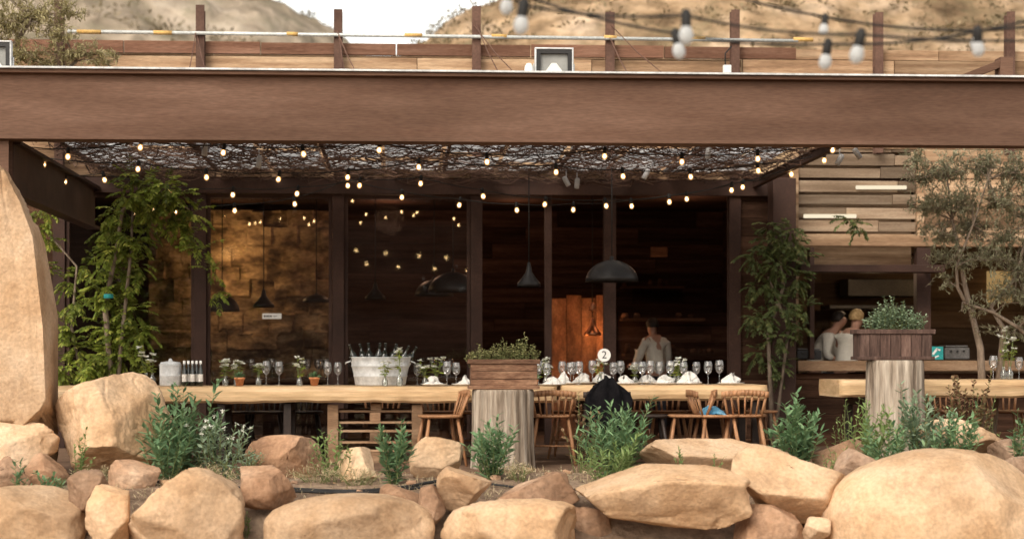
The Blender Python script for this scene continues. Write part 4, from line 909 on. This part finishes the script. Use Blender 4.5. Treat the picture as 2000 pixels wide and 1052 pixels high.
to=bpy.data.objects.new('numeral_tmp',cu); COL.objects.link(to); dg=bpy.context.evaluated_depsgraph_get(); tm=bpy.data.meshes.new_from_object(to.evaluated_get(dg)); bpy.data.objects.remove(to)
tm.materials.clear(); tm.materials.append(M['black']); obj('numeral',tm,(c-p)+Vector((0,-.007,0)),(math.pi/2,0,0),parent=e)
bt=[(.001,0),(.036,0),(.038,.01),(.038,.17),(.03,.2),(.014,.225),(.013,.29),(.016,.29),(.016,.30),(.001,.30)]
p=onA(743,17.72); rt=60/SC(743,17.72); H=55/SC(743,17.72)
tb=MB(); tb.lathe([(.001,.004),(rt*.80,.0),(rt*.82,.01),(rt*.86,H*.3),(rt*.885,H*.33),(rt*.865,H*.36),(rt*.93,H*.66),(rt*.955,H*.69),(rt*.935,H*.72),(rt*.985,H*.97),(rt*1.01,H),(rt*.985,H*1.01),(rt*.96,H*.97),(rt*.78,.02),(.001,.02)],n=40)
parts=[('tub',tb,M['galv'],True,0)]
for sx in (-1,1): hd=MB(); hd.tube([(sx*rt*.97,-.05,H*.86),(sx*rt*1.12,-.045,H*.80),(sx*rt*1.13,.0,H*.76),(sx*rt*1.12,.045,H*.80),(sx*rt*.97,.05,H*.86)],.006,6); parts.append(('handle',hd,M['galv'],True,0))
ice=MB(); ice.lathe([(.001,H*.8),(rt*.92,H*.8)],n=24); parts.append(('ice',ice,M['linen'],True,0))
spawn('galvanised_tub',proto(parts),p,0,1,'galvanised steel tub holding wine bottles','tub')
bpr=proto([('glass_body',MB().lathe(bt,n=16),M['darkbottle'],True,0),('label_wrap',MB().lathe([(.0386,.05),(.0386,.13)],n=16),M['linen'],True,0)])
for i,(dx,dy,rx,ry) in enumerate(((-.20,-.05,.1,-.35),(-.13,.08,-.1,-.25),(-.03,-.12,.1,.1),(.07,.02,0,.3),(.15,-.09,.1,.45),(-.09,.14,-.1,-.1),(.2,.08,0,.55),(.02,.16,-.1,.1))):
    spawn('wine_bottle',bpr,p+Vector((dx,dy,H*.46)),0,.95,'dark green wine bottle chilling in the tub','bottle','wine bottles in the tub',rot=(rx,ry,0))
p=onA(333,17.5); r=21/SC(333,17.5); H=42/SC(333,17.5)
a=MB(); a.lathe([(.001,0),(r*.95,0),(r,.01),(r*1.0,H*.45),(r*1.02,H*.47),(r,H*.49),(r*1.02,H*.95),(r*1.06,H),(r*.98,H),(r*.94,.02),(.001,.02)],n=30)
l=MB(); l.lathe([(r*.97,H+.002),(r*.9,H+.02),(.02,H+.03),(.015,H+.05),(.001,H+.055)],n=24)
spawn('ice_bucket',proto([('bucket',a,M['galv'],True,0),('lid',l,M['galv'],True,0)]),p,0,1,'polished steel ice bucket with lid','bucket')
m_=proto([('glass_body',MB().lathe([(.001,0),(.021,0),(.022,.01),(.022,.14),(.011,.18),(.010,.22),(.001,.222)],n=12),M['darkbottle'],True,0),('cap',MB().lathe([(.012,.205),(.012,.235),(.001,.236)],n=10),M['white'],True,0),('label_wrap',MB().lathe([(.0226,.04),(.0226,.11)],n=12),M['linen'],True,0)])
for i,px in enumerate((360,368,376,384,392)):
    spawn('small_bottle',m_,onA(px,17.45+.06*(i%2)),0,1,'slim dark bottle with white cap and label','bottle','slim bottles in a row')

# ---------------------------------------------------------------- stumps and planters
def stump(px,Y,w,pyt,seed,lab):
    c=W(px,pyt,Y); h=c.z; r=w/2/SC(px,Y); mb=MB(); n=96; m=30; vs=[];fs=[]
    for j in range(m+1):
        z=h*j/m
        for i in range(n):
            t=2*math.pi*i/n; f=1+.07*noise.noise(Vector((math.cos(t)*1.4+seed,math.sin(t)*1.4,z*.8)))+.04*noise.noise(Vector((math.cos(t)*7,math.sin(t)*7+seed,z*.9)))+.02*noise.noise(Vector((math.cos(t)*18,math.sin(t)*18+seed,z*1.2)))+.08*(1-j/m)**3
            g=abs(noise.noise(Vector((math.cos(t)*4+seed,math.sin(t)*4,z*.35)))); f-=.07*max(0,1-g*10)
            if j==m: f*=.97
            vs.append((c.x+r*f*math.cos(t),Y+r*f*math.sin(t),z-.03 if j==0 else z))
    for j in range(m):
        for i in range(n): fs.append((j*n+i,j*n+(i+1)%n,(j+1)*n+(i+1)%n,(j+1)*n+i))
    mb.add(vs,fs,.5); tp=MB(); tp.add(vs[m*n:],[tuple(range(n))],.5)
    multi('tree_stump',(c.x,Y,0),[('trunk',mb,M['stump'],True,0),('cut_top',tp,M['endgrain'],False,0)],lab,'stump','stump plinths'); return c.z
def planter(px0,px1,py0,py1,Y,mt,lab,zb,horiz=False):
    a=W(px0,py1,Y); b=W(px1,py1,Y); w=b.x-a.x; h=(py1-py0)/SC(px0,Y); z0=zb+.004; d=.26; y0=Y-d/2
    bd=MB(); n=7
    if horiz:
        for i in range(3):
            za=z0+.02+(h-.05)*i/3; zb_=z0+.02+(h-.05)*(i+1)/3-.004; o=R.uniform(-.004,.004)
            bd.b2(a.x+.02,b.x-.02,y0+.01+o,y0+.028,za,zb_); bd.b2(a.x+.02,b.x-.02,y0+d-.028,y0+d-.01,za,zb_)
    else:
        for i in range(n):
            x=a.x+.02+(w-.04)*i/n; bd.b2(x,x+(w-.04)/n-.004,y0+.01,y0+.028,z0+.02,z0+h-.03); bd.b2(x,x+(w-.04)/n-.004,y0+d-.028,y0+d-.01,z0+.02,z0+h-.03)
    for x in (a.x+.02,b.x-.038): bd.b2(x,x+.018,y0+.03,y0+d-.03,z0+.02,z0+h-.03)
    tr=MB(); 
    tr.b2(a.x-.005,b.x+.005,y0-.005,y0+.03,z0+h-.04,z0+h); tr.b2(a.x-.005,b.x+.005,y0+d-.03,y0+d+.005,z0+h-.04,z0+h); tr.b2(a.x-.005,a.x+.03,y0+.031,y0+d-.031,z0+h-.039,z0+h-.001); tr.b2(b.x-.03,b.x+.005,y0+.031,y0+d-.031,z0+h-.039,z0+h-.001)
    tr.b2(a.x+.0,b.x-.0,y0,y0+d,z0,z0+.03)
    so=MB(); so.b2(a.x+.04,b.x-.04,y0+.03,y0+d-.03,z0+h-.1,z0+h-.05)
    multi('wooden_planter',(a.x+w/2,Y,z0),[('side_slats',bd,M[mt],False,.003),('trim',tr,M[mt],False,.004),('soil',so,M['soil'],False,0)],lab,'planter','wooden planters on stumps')
    return a.x,b.x,z0+h
z=stump(982,16.55,122,760,3,'weathered grey tree stump carrying a wooden planter')
P1=planter(914,1052,700,758,16.55,'planter','brown slatted wooden planter box on a stump',z,True)
z=stump(1747,16.2,112,703,8,'pale weathered tree stump carrying a dark planter')
P2=planter(1668,1818,640,699,16.2,'planterdark','dark brown slatted planter box on a stump',z)

# ---------------------------------------------------------------- plants
def herb(name,base,H,Wd,ns,mt,L,wl,lab,cat='plant',dens=26,droop=0.,stemr=.004,flower=False,grp='herbs in the garden bed',up=.8,bare=.08,jit=.3,petal=None):
    st=MB(); lf=MB(); fl_=MB(); b=Vector(base)
    for i in range(ns):
        a=R.random()*6.28; r=math.sqrt(R.random()); tx=Wd/2*r*math.cos(a); ty=Wd/2*r*math.sin(a)*.8; h=H*(1-.38*r*r)*R.uniform(.68,1.0)
        if i==0: h=H
        p0=b+Vector((tx*.25,ty*.25,-.03)); p1=b+Vector((tx*.7,ty*.7,h*.5)); p2=b+Vector((tx+R.uniform(-.04,.04),ty,h-droop*r*h))
        pts=[p0,p0.lerp(p1,.5)+Vector((R.uniform(-.01,.01),0,0)),p1,p1.lerp(p2,.5)+Vector((R.uniform(-.018,.018),0,0)),p2]
        st.tube(pts,[stemr,stemr,stemr*.8,stemr*.6,stemr*.4],4,cap=False)
        nl=int(dens*h/max(H,.01)); ph=R.random()*6; rr=R.random()
        for k in range(nl):
            t=bare+(1-bare)*(k+.5)/nl; ft=t*4; j=min(3,int(ft)); p=pts[j].lerp(pts[j+1],ft-j); ax=(pts[j+1]-pts[j]).normalized()
            an=ph+k*2.4; d=Vector((math.cos(an),math.sin(an),0)); tt=up*(.6+.8*t); d=(d+ax*tt+Vector((R.gauss(0,jit),R.gauss(0,jit),R.gauss(0,jit)))).normalized()
            s=(1-.45*abs(t-.55)*1.3)*R.uniform(.6,1.15); lf.leaf(p,d,L*s,wl*s,min(1,max(0,.25*rr+.55*t+R.uniform(-.1,.25))))
        if flower and R.random()<.8:
            for g in range(9): d=Vector((R.gauss(0,1),R.gauss(0,1),R.gauss(0,1)+.3)).normalized(); fl_.leaf(p2,d,.024,.016)
    parts=[('stem',st,M['stem'],True,0),('foliage',lf,M[mt],False,0)]
    if flower: parts.append(('flowers',fl_,M[petal or 'petal'],False,0))
    return multi(name,base,parts,lab,cat,grp)
def bed(px,pyt,Y,wpx,ns,mt,L,wl,lab,**k):
    x=xw(px,Y); s=SC(px,Y); zb=GZ(x,Y); H=W(px,pyt,Y).z-zb
    herb('herb_plant',(x,Y,zb),H,wpx/s,ns,mt,L,wl,lab,**k)
SG='bushy green sage-like herb with upright leafy stems'
bed(355,742,14.9,180,30,'sage',.115,.038,SG+' by the boulder',dens=36)
bed(325,800,14.6,120,18,'sage',.10,.034,SG,dens=28)
bed(425,790,14.7,140,22,'grey',.085,.028,'grey-green wispy herb with pale blossoms',dens=28,flower=True)
bed(768,818,14.2,80,16,'sage',.095,.032,SG,dens=32)
bed(962,810,14.6,122,24,'sage',.10,.034,SG+' before the stump',dens=32)
bed(1196,775,14.7,155,38,'sage',.11,.026,'dense green herb with narrow leaves',dens=40)
bed(1190,850,14.3,135,20,'bright',.09,.02,'light green narrow-leaved herb',dens=30)
bed(1553,766,14.9,122,26,'sage',.115,.042,SG+' among the rocks',dens=34)
bed(1700,775,14.8,125,22,'bright',.09,.028,'light green leafy herb',dens=30)
bed(1740,820,14.5,125,20,'sage',.09,.032,SG,dens=28)
bed(1805,748,15.0,135,30,'grey',.10,.038,'blue-green leafy herb clump',dens=34)
bed(1862,790,14.8,115,24,'sage',.09,.032,SG,dens=30)
bed(1885,716,15.45,105,20,'maroon',.055,.042,'reddish leaved slender shrub',dens=44,bare=.3)
bed(1135,765,15.6,95,12,'maroon',.065,.05,'maroon leaved slender shrub beside the jacket',dens=20,bare=.25)
bed(1995,800,14.8,60,12,'sage',.08,.026,SG,dens=24)
bed(152,838,14.4,60,7,'bright',.055,.026,'thin wispy green weed',dens=16,bare=.3)
bed(648,828,14.4,105,12,'bright',.055,.026,'thin wispy light green weed',dens=20,bare=.2)
bed(480,858,14.5,120,16,'grey',.06,.02,'sprawling pale green weed',dens=22)
bed(1330,868,13.9,30,4,'bright',.05,.02,'small green seedling between rocks',dens=16)
bed(1400,885,13.9,40,5,'bright',.04,.016,'small green seedling between rocks',dens=14)
bed(38,895,13.6,34,6,'sage',.06,.026,'small green sprout by the rocks',dens=18)
bed(100,918,13.6,90,12,'sage',.06,.026,'low green leafy weed',dens=18)
bed(1018,895,14.4,60,8,'straw',.05,.012,'dry pale weed by the stump',dens=16)
bed(480,1000,12.95,50,6,'bright',.035,.014,'tiny weed growing in the rock gap',dens=14)
bed(1655,775,15.3,70,9,'bright',.05,.014,'wispy tall green weed',dens=22,bare=.2)
bed(1925,770,15.4,60,8,'bright',.05,.016,'wispy tall green weed',dens=20,bare=.2)
bed(1635,860,14.3,70,8,'bright',.05,.014,'feathery light green weed',dens=22)
xa_,xb_,z_=P1
for t,hh in ((.08,.14),(.2,.2),(.34,.2),(.5,.26),(.62,.22),(.76,.3),(.9,.2)):
    herb('potted_herb',(xa_+(xb_-xa_)*t,16.55+R.uniform(-.05,.05),z_-.06),hh,.18,18,'thyme',.03,.02,'low thyme-like herb growing in the planter',dens=20,grp='herbs in the planter',up=.5,stemr=.0022)
xa_,xb_,z_=P2
for t,hh in ((.25,.26),(.38,.36),(.52,.36),(.66,.32),(.8,.24)):
    herb('potted_herb',(xa_+(xb_-xa_)*t,16.2,z_-.06),hh,.22,20,'grey',.036,.026,'grey-green bushy herb in the dark planter',dens=24,grp='herbs in the planter',up=.5,stemr=.0022)
mb=MB()
for i in range(9000):
    px=R.uniform(-60,2060); Y=R.uniform(13.05,15.7); x=xw(px,Y)
    if noise.noise(Vector((x*.9,Y*.9,4)))<.0 and R.random()<.75: continue
    z=GZ(x,Y); h=R.uniform(.02,.10); d=Vector((R.gauss(0,.7),R.gauss(0,.7),R.uniform(.1,1.2))); mb.leaf((x,Y,z-.005),d,h,R.uniform(.003,.008))
o=obj('dry_grass',mb.mesh('dry_grass',M['straw'])); o['kind']='stuff'; tag(o,'pale dry grass and litter over the garden bed','grass')
for px,Y,w in ((190,14.2,120),(620,14.3,120),(700,14.2,100),(420,14.2,100),(1010,14.5,70)):
    x=xw(px,Y); herb('dry_weed',(x,Y,GZ(x,Y)),.16,w/SC(px,Y),40,'straw',.05,.006,'tangle of dry straw-coloured weeds','plant',dens=18,grp='dry weeds',jit=.6,stemr=.002)
def hose(pts,r=.011,lab='black irrigation hose snaking over the dirt'):
    P=[]
    for (px,Y) in pts: x=xw(px,Y); P.append(Vector((x,Y,GZ(x,Y)+r+.015)))
    Q=[]
    for i in range(len(P)-1):
        for k in range(6): t=k/6; t2=t*t*(3-2*t); q=P[i].lerp(P[i+1],t); q.z=GZ(q.x,q.y)+r+.014; q.y+=.03*math.sin(i*2+k*.6); Q.append(q)
    mb=MB(); mb.tube(Q,r,7); single('irrigation_hose',mb,M['rubber'],lab,'hose',Q[0],smooth=True,group='irrigation hoses')
hose([(560,13.75),(640,13.7),(720,13.72),(800,13.85),(870,14.1)],.013)
hose([(570,13.6),(650,13.55),(740,13.6),(830,13.75),(900,14.0)],.011)
hose([(250,14.0),(350,14.1),(480,13.9),(580,13.8)],.009)
hose([(930,14.0),(1020,13.85),(1120,13.8),(1200,13.9)],.009)
hose([(1540,14.0),(1600,13.95),(1680,14.0)],.010)

# ---------------------------------------------------------------- climbing vines
def spray(lf,st,p,d,L,ls,droop=.5):
    d=Vector(d).normalized(); n=6; pts=[Vector(p)]; dd=d.copy()
    for k in range(n): dd=(dd+Vector((0,0,-droop/n*1.5))).normalized(); pts.append(pts[-1]+dd*L/n)
    st.tube([pts[0],pts[3],pts[6]],.0018,3,cap=False); rr=R.random()
    side=d.cross(Vector((0,0,1)))
    if side.length<.1: side=Vector((1,0,0))
    side.normalize()
    for k in range(1,n+1):
        ax=(pts[k]-pts[k-1]).normalized()
        for sg in (-1,1): lf.leaf(pts[k],side*sg+ax*.7+Vector((0,0,R.uniform(-.5,.1))),ls*R.uniform(.75,1.15),ls*.5,min(1,max(0,rr+R.uniform(-.2,.2))),curl=.25)
    lf.leaf(pts[-1],dd,ls,ls*.5,rr)
def vine(base,stems,blobs,nper,L,ls,mt,lab):
    st=MB(); lf=MB(); tr=MB()
    for s in stems: tr.tube([Vector(q[:3]) for q in s],[q[3] for q in s],7)
    for c,r in blobs:
        for i in range(int(nper*(r/.2)**1.6)+2):
            d=Vector((R.gauss(0,1),R.gauss(0,1),R.gauss(0,1)+.15)).normalized(); p=c+d*r*R.uniform(.05,.85)
            dd=d*.8+Vector((0,-.25,-.1)); spray(lf,st,p,dd,L*R.uniform(.5,1.2),ls)
    multi('climbing_vine',base,[('trunk',tr,M['bark'],True,0),('tendrils',st,M['stem'],True,0),('foliage',lf,M[mt],False,0)],lab,'vine','climbing vines')
def q4(px,py,Y,r): v=W(px,py,Y); return (v.x,v.y,v.z,r)
Yv=18.4
def bl(px,py,r,Y): return (W(px,py,Y+R.uniform(-.15,.15)),r/SC(px,Y))
b1=[bl(*a,Yv) for a in ((240,700,34),(205,700,32),(175,715,24),(232,655,32),(200,640,24),(258,610,26),(214,590,26),(235,555,28),(262,520,24),(222,490,26),(240,455,26),(266,470,20),(230,415,26),(262,385,28),(290,365,24),(325,365,24),(345,385,24),(372,420,22),(370,460,16),(392,490,12),(410,530,9),(425,570,6),(325,425,14),(300,405,24),(285,445,14),(272,650,20),(200,520,13),(208,450,12),(255,350,14),(355,440,15),(190,560,13))]
b1+=[bl(*a,Yv+.5) for a in ((130,715,24),(155,680,22),(125,640,18),(150,590,19),(135,550,14),(165,520,13),(120,745,18),(175,740,22),(95,470,12),(80,520,12),(75,440,12),(85,410,13))]
gb=W(215,700,Yv); 
vine((gb.x,Yv,0),[[(gb.x,Yv,0,.035),(gb.x+.04,Yv,.5,.03),q4(205,600,Yv,.028),q4(225,500,Yv,.022),q4(240,410,Yv,.018),q4(300,365,Yv,.012),q4(370,410,Yv,.008)],[(gb.x,Yv,0,.03),q4(240,640,Yv,.02),q4(255,500,Yv,.015),q4(260,400,Yv,.012)],[(gb.x-.2,Yv+.5,0,.02),q4(140,640,Yv+.5,.015),q4(150,520,Yv+.5,.01),q4(80,440,Yv+.5,.008)]],b1,50,.17,.055,'leafvine','lush green wisteria-like vine arching over the table')
Yv=19.9
b2=[bl(*a,Yv) for a in ((1500,480,26),(1545,475,26),(1470,500,20),(1520,520,28),(1555,545,24),(1500,560,24),(1530,600,26),(1575,600,16),(1490,620,22),(1520,660,22),(1485,690,18),(1515,720,20),(1565,500,16),(1545,450,15),(1560,640,14),(1470,560,14),(1660,430,12),(1680,440,10),(1470,620,13),(1505,445,16))]
gb=W(1510,700,Yv)
vine((gb.x,Yv,0),[[(gb.x,Yv,0,.03),q4(1500,650,Yv,.02),q4(1530,560,Yv,.018),q4(1520,470,Yv,.012)],[(gb.x,Yv,0,.02),q4(1540,640,Yv,.015),q4(1500,540,Yv,.012)]],b2,42,.15,.05,'leafvined','dark green vine climbing the corner pillar')
mb=MB(); c=W(212,578,18.15); mb.lathe([(.045,-.02),(.047,0),(.045,.02)],c,14); single('plant_tie',mb,M['teal'],'teal tie band around the vine trunk','tie',c,smooth=True)

# ---------------------------------------------------------------- trees
def tree(base,trunks,blobs,n,L,w,mt,lab,rodn=24):
    tr=MB(); lf=MB()
    for t in trunks:
        tr.tube([Vector(q[:3]) for q in t],[q[3] for q in t],9)
    nodes=[Vector(q[:3]) for t in trunks for q in t[1:]]
    for c,r in blobs:
        for i in range(int(n*(r/.3)**2)):
            d=Vector((R.gauss(0,1),R.gauss(0,1),R.gauss(0,1))).normalized(); tip=c+d*r*R.uniform(.3,1.2)
            s=c+d*r*.05+Vector((R.gauss(0,.10),R.gauss(0,.10),-.05)); 
            if i%8==0:
                nn=min(nodes,key=lambda q:(q-s).length); tr.tube([nn,nn.lerp(s,.5)+Vector((0,0,.04)),s],[.006,.004,.0025],4,cap=False)
            mid=s.lerp(tip,.5)+Vector((R.gauss(0,.03),R.gauss(0,.03),.03)); tr.tube([s,mid,tip],[.0025,.0018,.001],3,cap=False); rr=R.random()
            for k in range(rodn):
                t=(k+1)/rodn; p=(s.lerp(mid,t*2) if t<.5 else mid.lerp(tip,t*2-1)); ax=(tip-s).normalized()
                dd=ax*.8+Vector((R.gauss(0,.6),R.gauss(0,.6),R.gauss(0,.6))); lf.leaf(p,dd,L*R.uniform(.7,1.2),w,min(1,max(0,rr*.6+R.uniform(0,.4))))
    multi('olive_tree',base,[('trunk',tr,M['bark'],True,0),('crown',lf,M[mt],False,0)],lab,'tree','olive trees')
Y=17.9; g=W(1925,700,Y)
ob=[(1850,330,52),(1920,320,56),(1990,330,58),(2060,340,60),(1880,390,54),(1950,390,56),(1835,400,46),(2010,410,56),(1900,440,50),(1960,460,50),(2030,480,50),(1850,455,42),(1990,520,46),(1805,340,42),(2080,430,60),(1840,500,30),(1785,310,30),(1800,400,30),(1930,500,44),(1880,510,34),(1950,570,40),(2010,580,44),(1850,550,22),(1905,600,24),(1985,640,28),(1815,450,26),(1930,640,16)]
tree((g.x,Y,0),[[(g.x,Y,0,.045),q4(1915,680,Y,.036),q4(1900,620,Y,.029),q4(1885,560,Y,.025),q4(1875,500,Y,.020),q4(1860,430,Y,.014),q4(1850,350,Y,.008)],
 [(g.x+.05,Y,0,.033),q4(1960,640,Y,.028),q4(1935,600,Y,.024),q4(1985,540,Y,.018),q4(2010,440,Y,.011)],
 [q4(1890,600,Y,.02),q4(1870,560,Y-.1,.017),q4(1868,520,Y-.1,.013),q4(1900,440,Y-.1,.010),q4(1930,350,Y-.1,.007)],
 [q4(2040,690,Y,.024),q4(1990,640,Y,.019),q4(1940,610,Y-.05,.016),q4(1880,590,Y-.05,.011)]],
 [bl(*a,Y) for a in ob],78,.048,.012,'olive','grey-green olive tree with twisted branches by the slab table',20)
Y=19.6; g=W(-60,700,Y)
tree((g.x,Y,0),[[(g.x,Y,0,.09),q4(-50,400,Y,.07),q4(-30,200,Y,.05),q4(20,100,Y,.03),q4(60,40,Y,.02)],[q4(-40,300,Y,.05),q4(60,190,Y,.03),q4(150,120,Y,.015)]],
 [bl(*a,Y) for a in ((20,40,60),(70,20,55),(110,60,50),(40,100,50),(150,100,40),(190,110,35),(90,120,45),(-30,60,70),(130,20,40),(215,100,22),(0,-30,70),(10,160,50))],50,.055,.014,'olivey','tall pale yellow-green olive tree rising beside the roof')

# ---------------------------------------------------------------- light, world, camera
w=bpy.data.worlds.new('World'); scene.world=w; w.use_nodes=True; nt=w.node_tree; bg=nt.nodes['Background']; N=nt.nodes; L=nt.links
sk=N.new('ShaderNodeTexSky'); sk.sky_type='NISHITA'; sk.sun_disc=False; sd=Vector((-.38,-.66,.68)).normalized()
sk.sun_elevation=math.asin(sd.z); sk.sun_rotation=math.atan2(sd.x,sd.y); sk.dust_density=4; sk.air_density=1.2; sk.ozone_density=.6
hs=N.new('ShaderNodeHueSaturation'); hs.inputs['Saturation'].default_value=.30; hs.inputs['Value'].default_value=1.28
mx=N.new('ShaderNodeVectorMath'); mx.operation='MULTIPLY'; mx.inputs[1].default_value=(1.06,1.0,.92)
L.new(sk.outputs[0],hs.inputs['Color']); L.new(hs.outputs[0],mx.inputs[0])
tc=N.new('ShaderNodeTexCoord'); sp=N.new('ShaderNodeSeparateXYZ'); L.new(tc.outputs['Generated'],sp.inputs[0])
mr=N.new('ShaderNodeMapRange'); mr.interpolation_type='SMOOTHSTEP'; mr.inputs[1].default_value=.12; mr.inputs[2].default_value=.5; mr.inputs[3].default_value=2.1; mr.inputs[4].default_value=1.0
L.new(sp.outputs[2],mr.inputs[0]); sc_=N.new('ShaderNodeVectorMath'); sc_.operation='SCALE'; L.new(mx.outputs[0],sc_.inputs[0]); L.new(mr.outputs[0],sc_.inputs['Scale'])
L.new(sc_.outputs[0],bg.inputs[0]); bg.inputs[1].default_value=.15
l=bpy.data.lights.new('sun','SUN'); l.energy=1.4; l.angle=math.radians(25); l.color=(1,.92,.80); o=bpy.data.objects.new('sun',l); o.rotation_euler=sd.to_track_quat('Z','Y').to_euler(); o.location=(0,0,30); COL.objects.link(o)
cam=bpy.data.cameras.new('camera'); cam.lens=65; cam.sensor_width=36; cam.sensor_fit='HORIZONTAL'; cam.shift_y=(700-526)/2000; cam.clip_end=2000; cam.clip_start=.1
cam.dof.use_dof=True; cam.dof.focus_distance=15.8; cam.dof.aperture_fstop=1.7
co=bpy.data.objects.new('camera',cam); co.location=(0,0,CZ); co.rotation_euler=(math.pi/2,0,-TH); COL.objects.link(co); scene.camera=co
scene.view_settings.view_transform='Standard'; scene.view_settings.look='None'; scene.view_settings.exposure=0
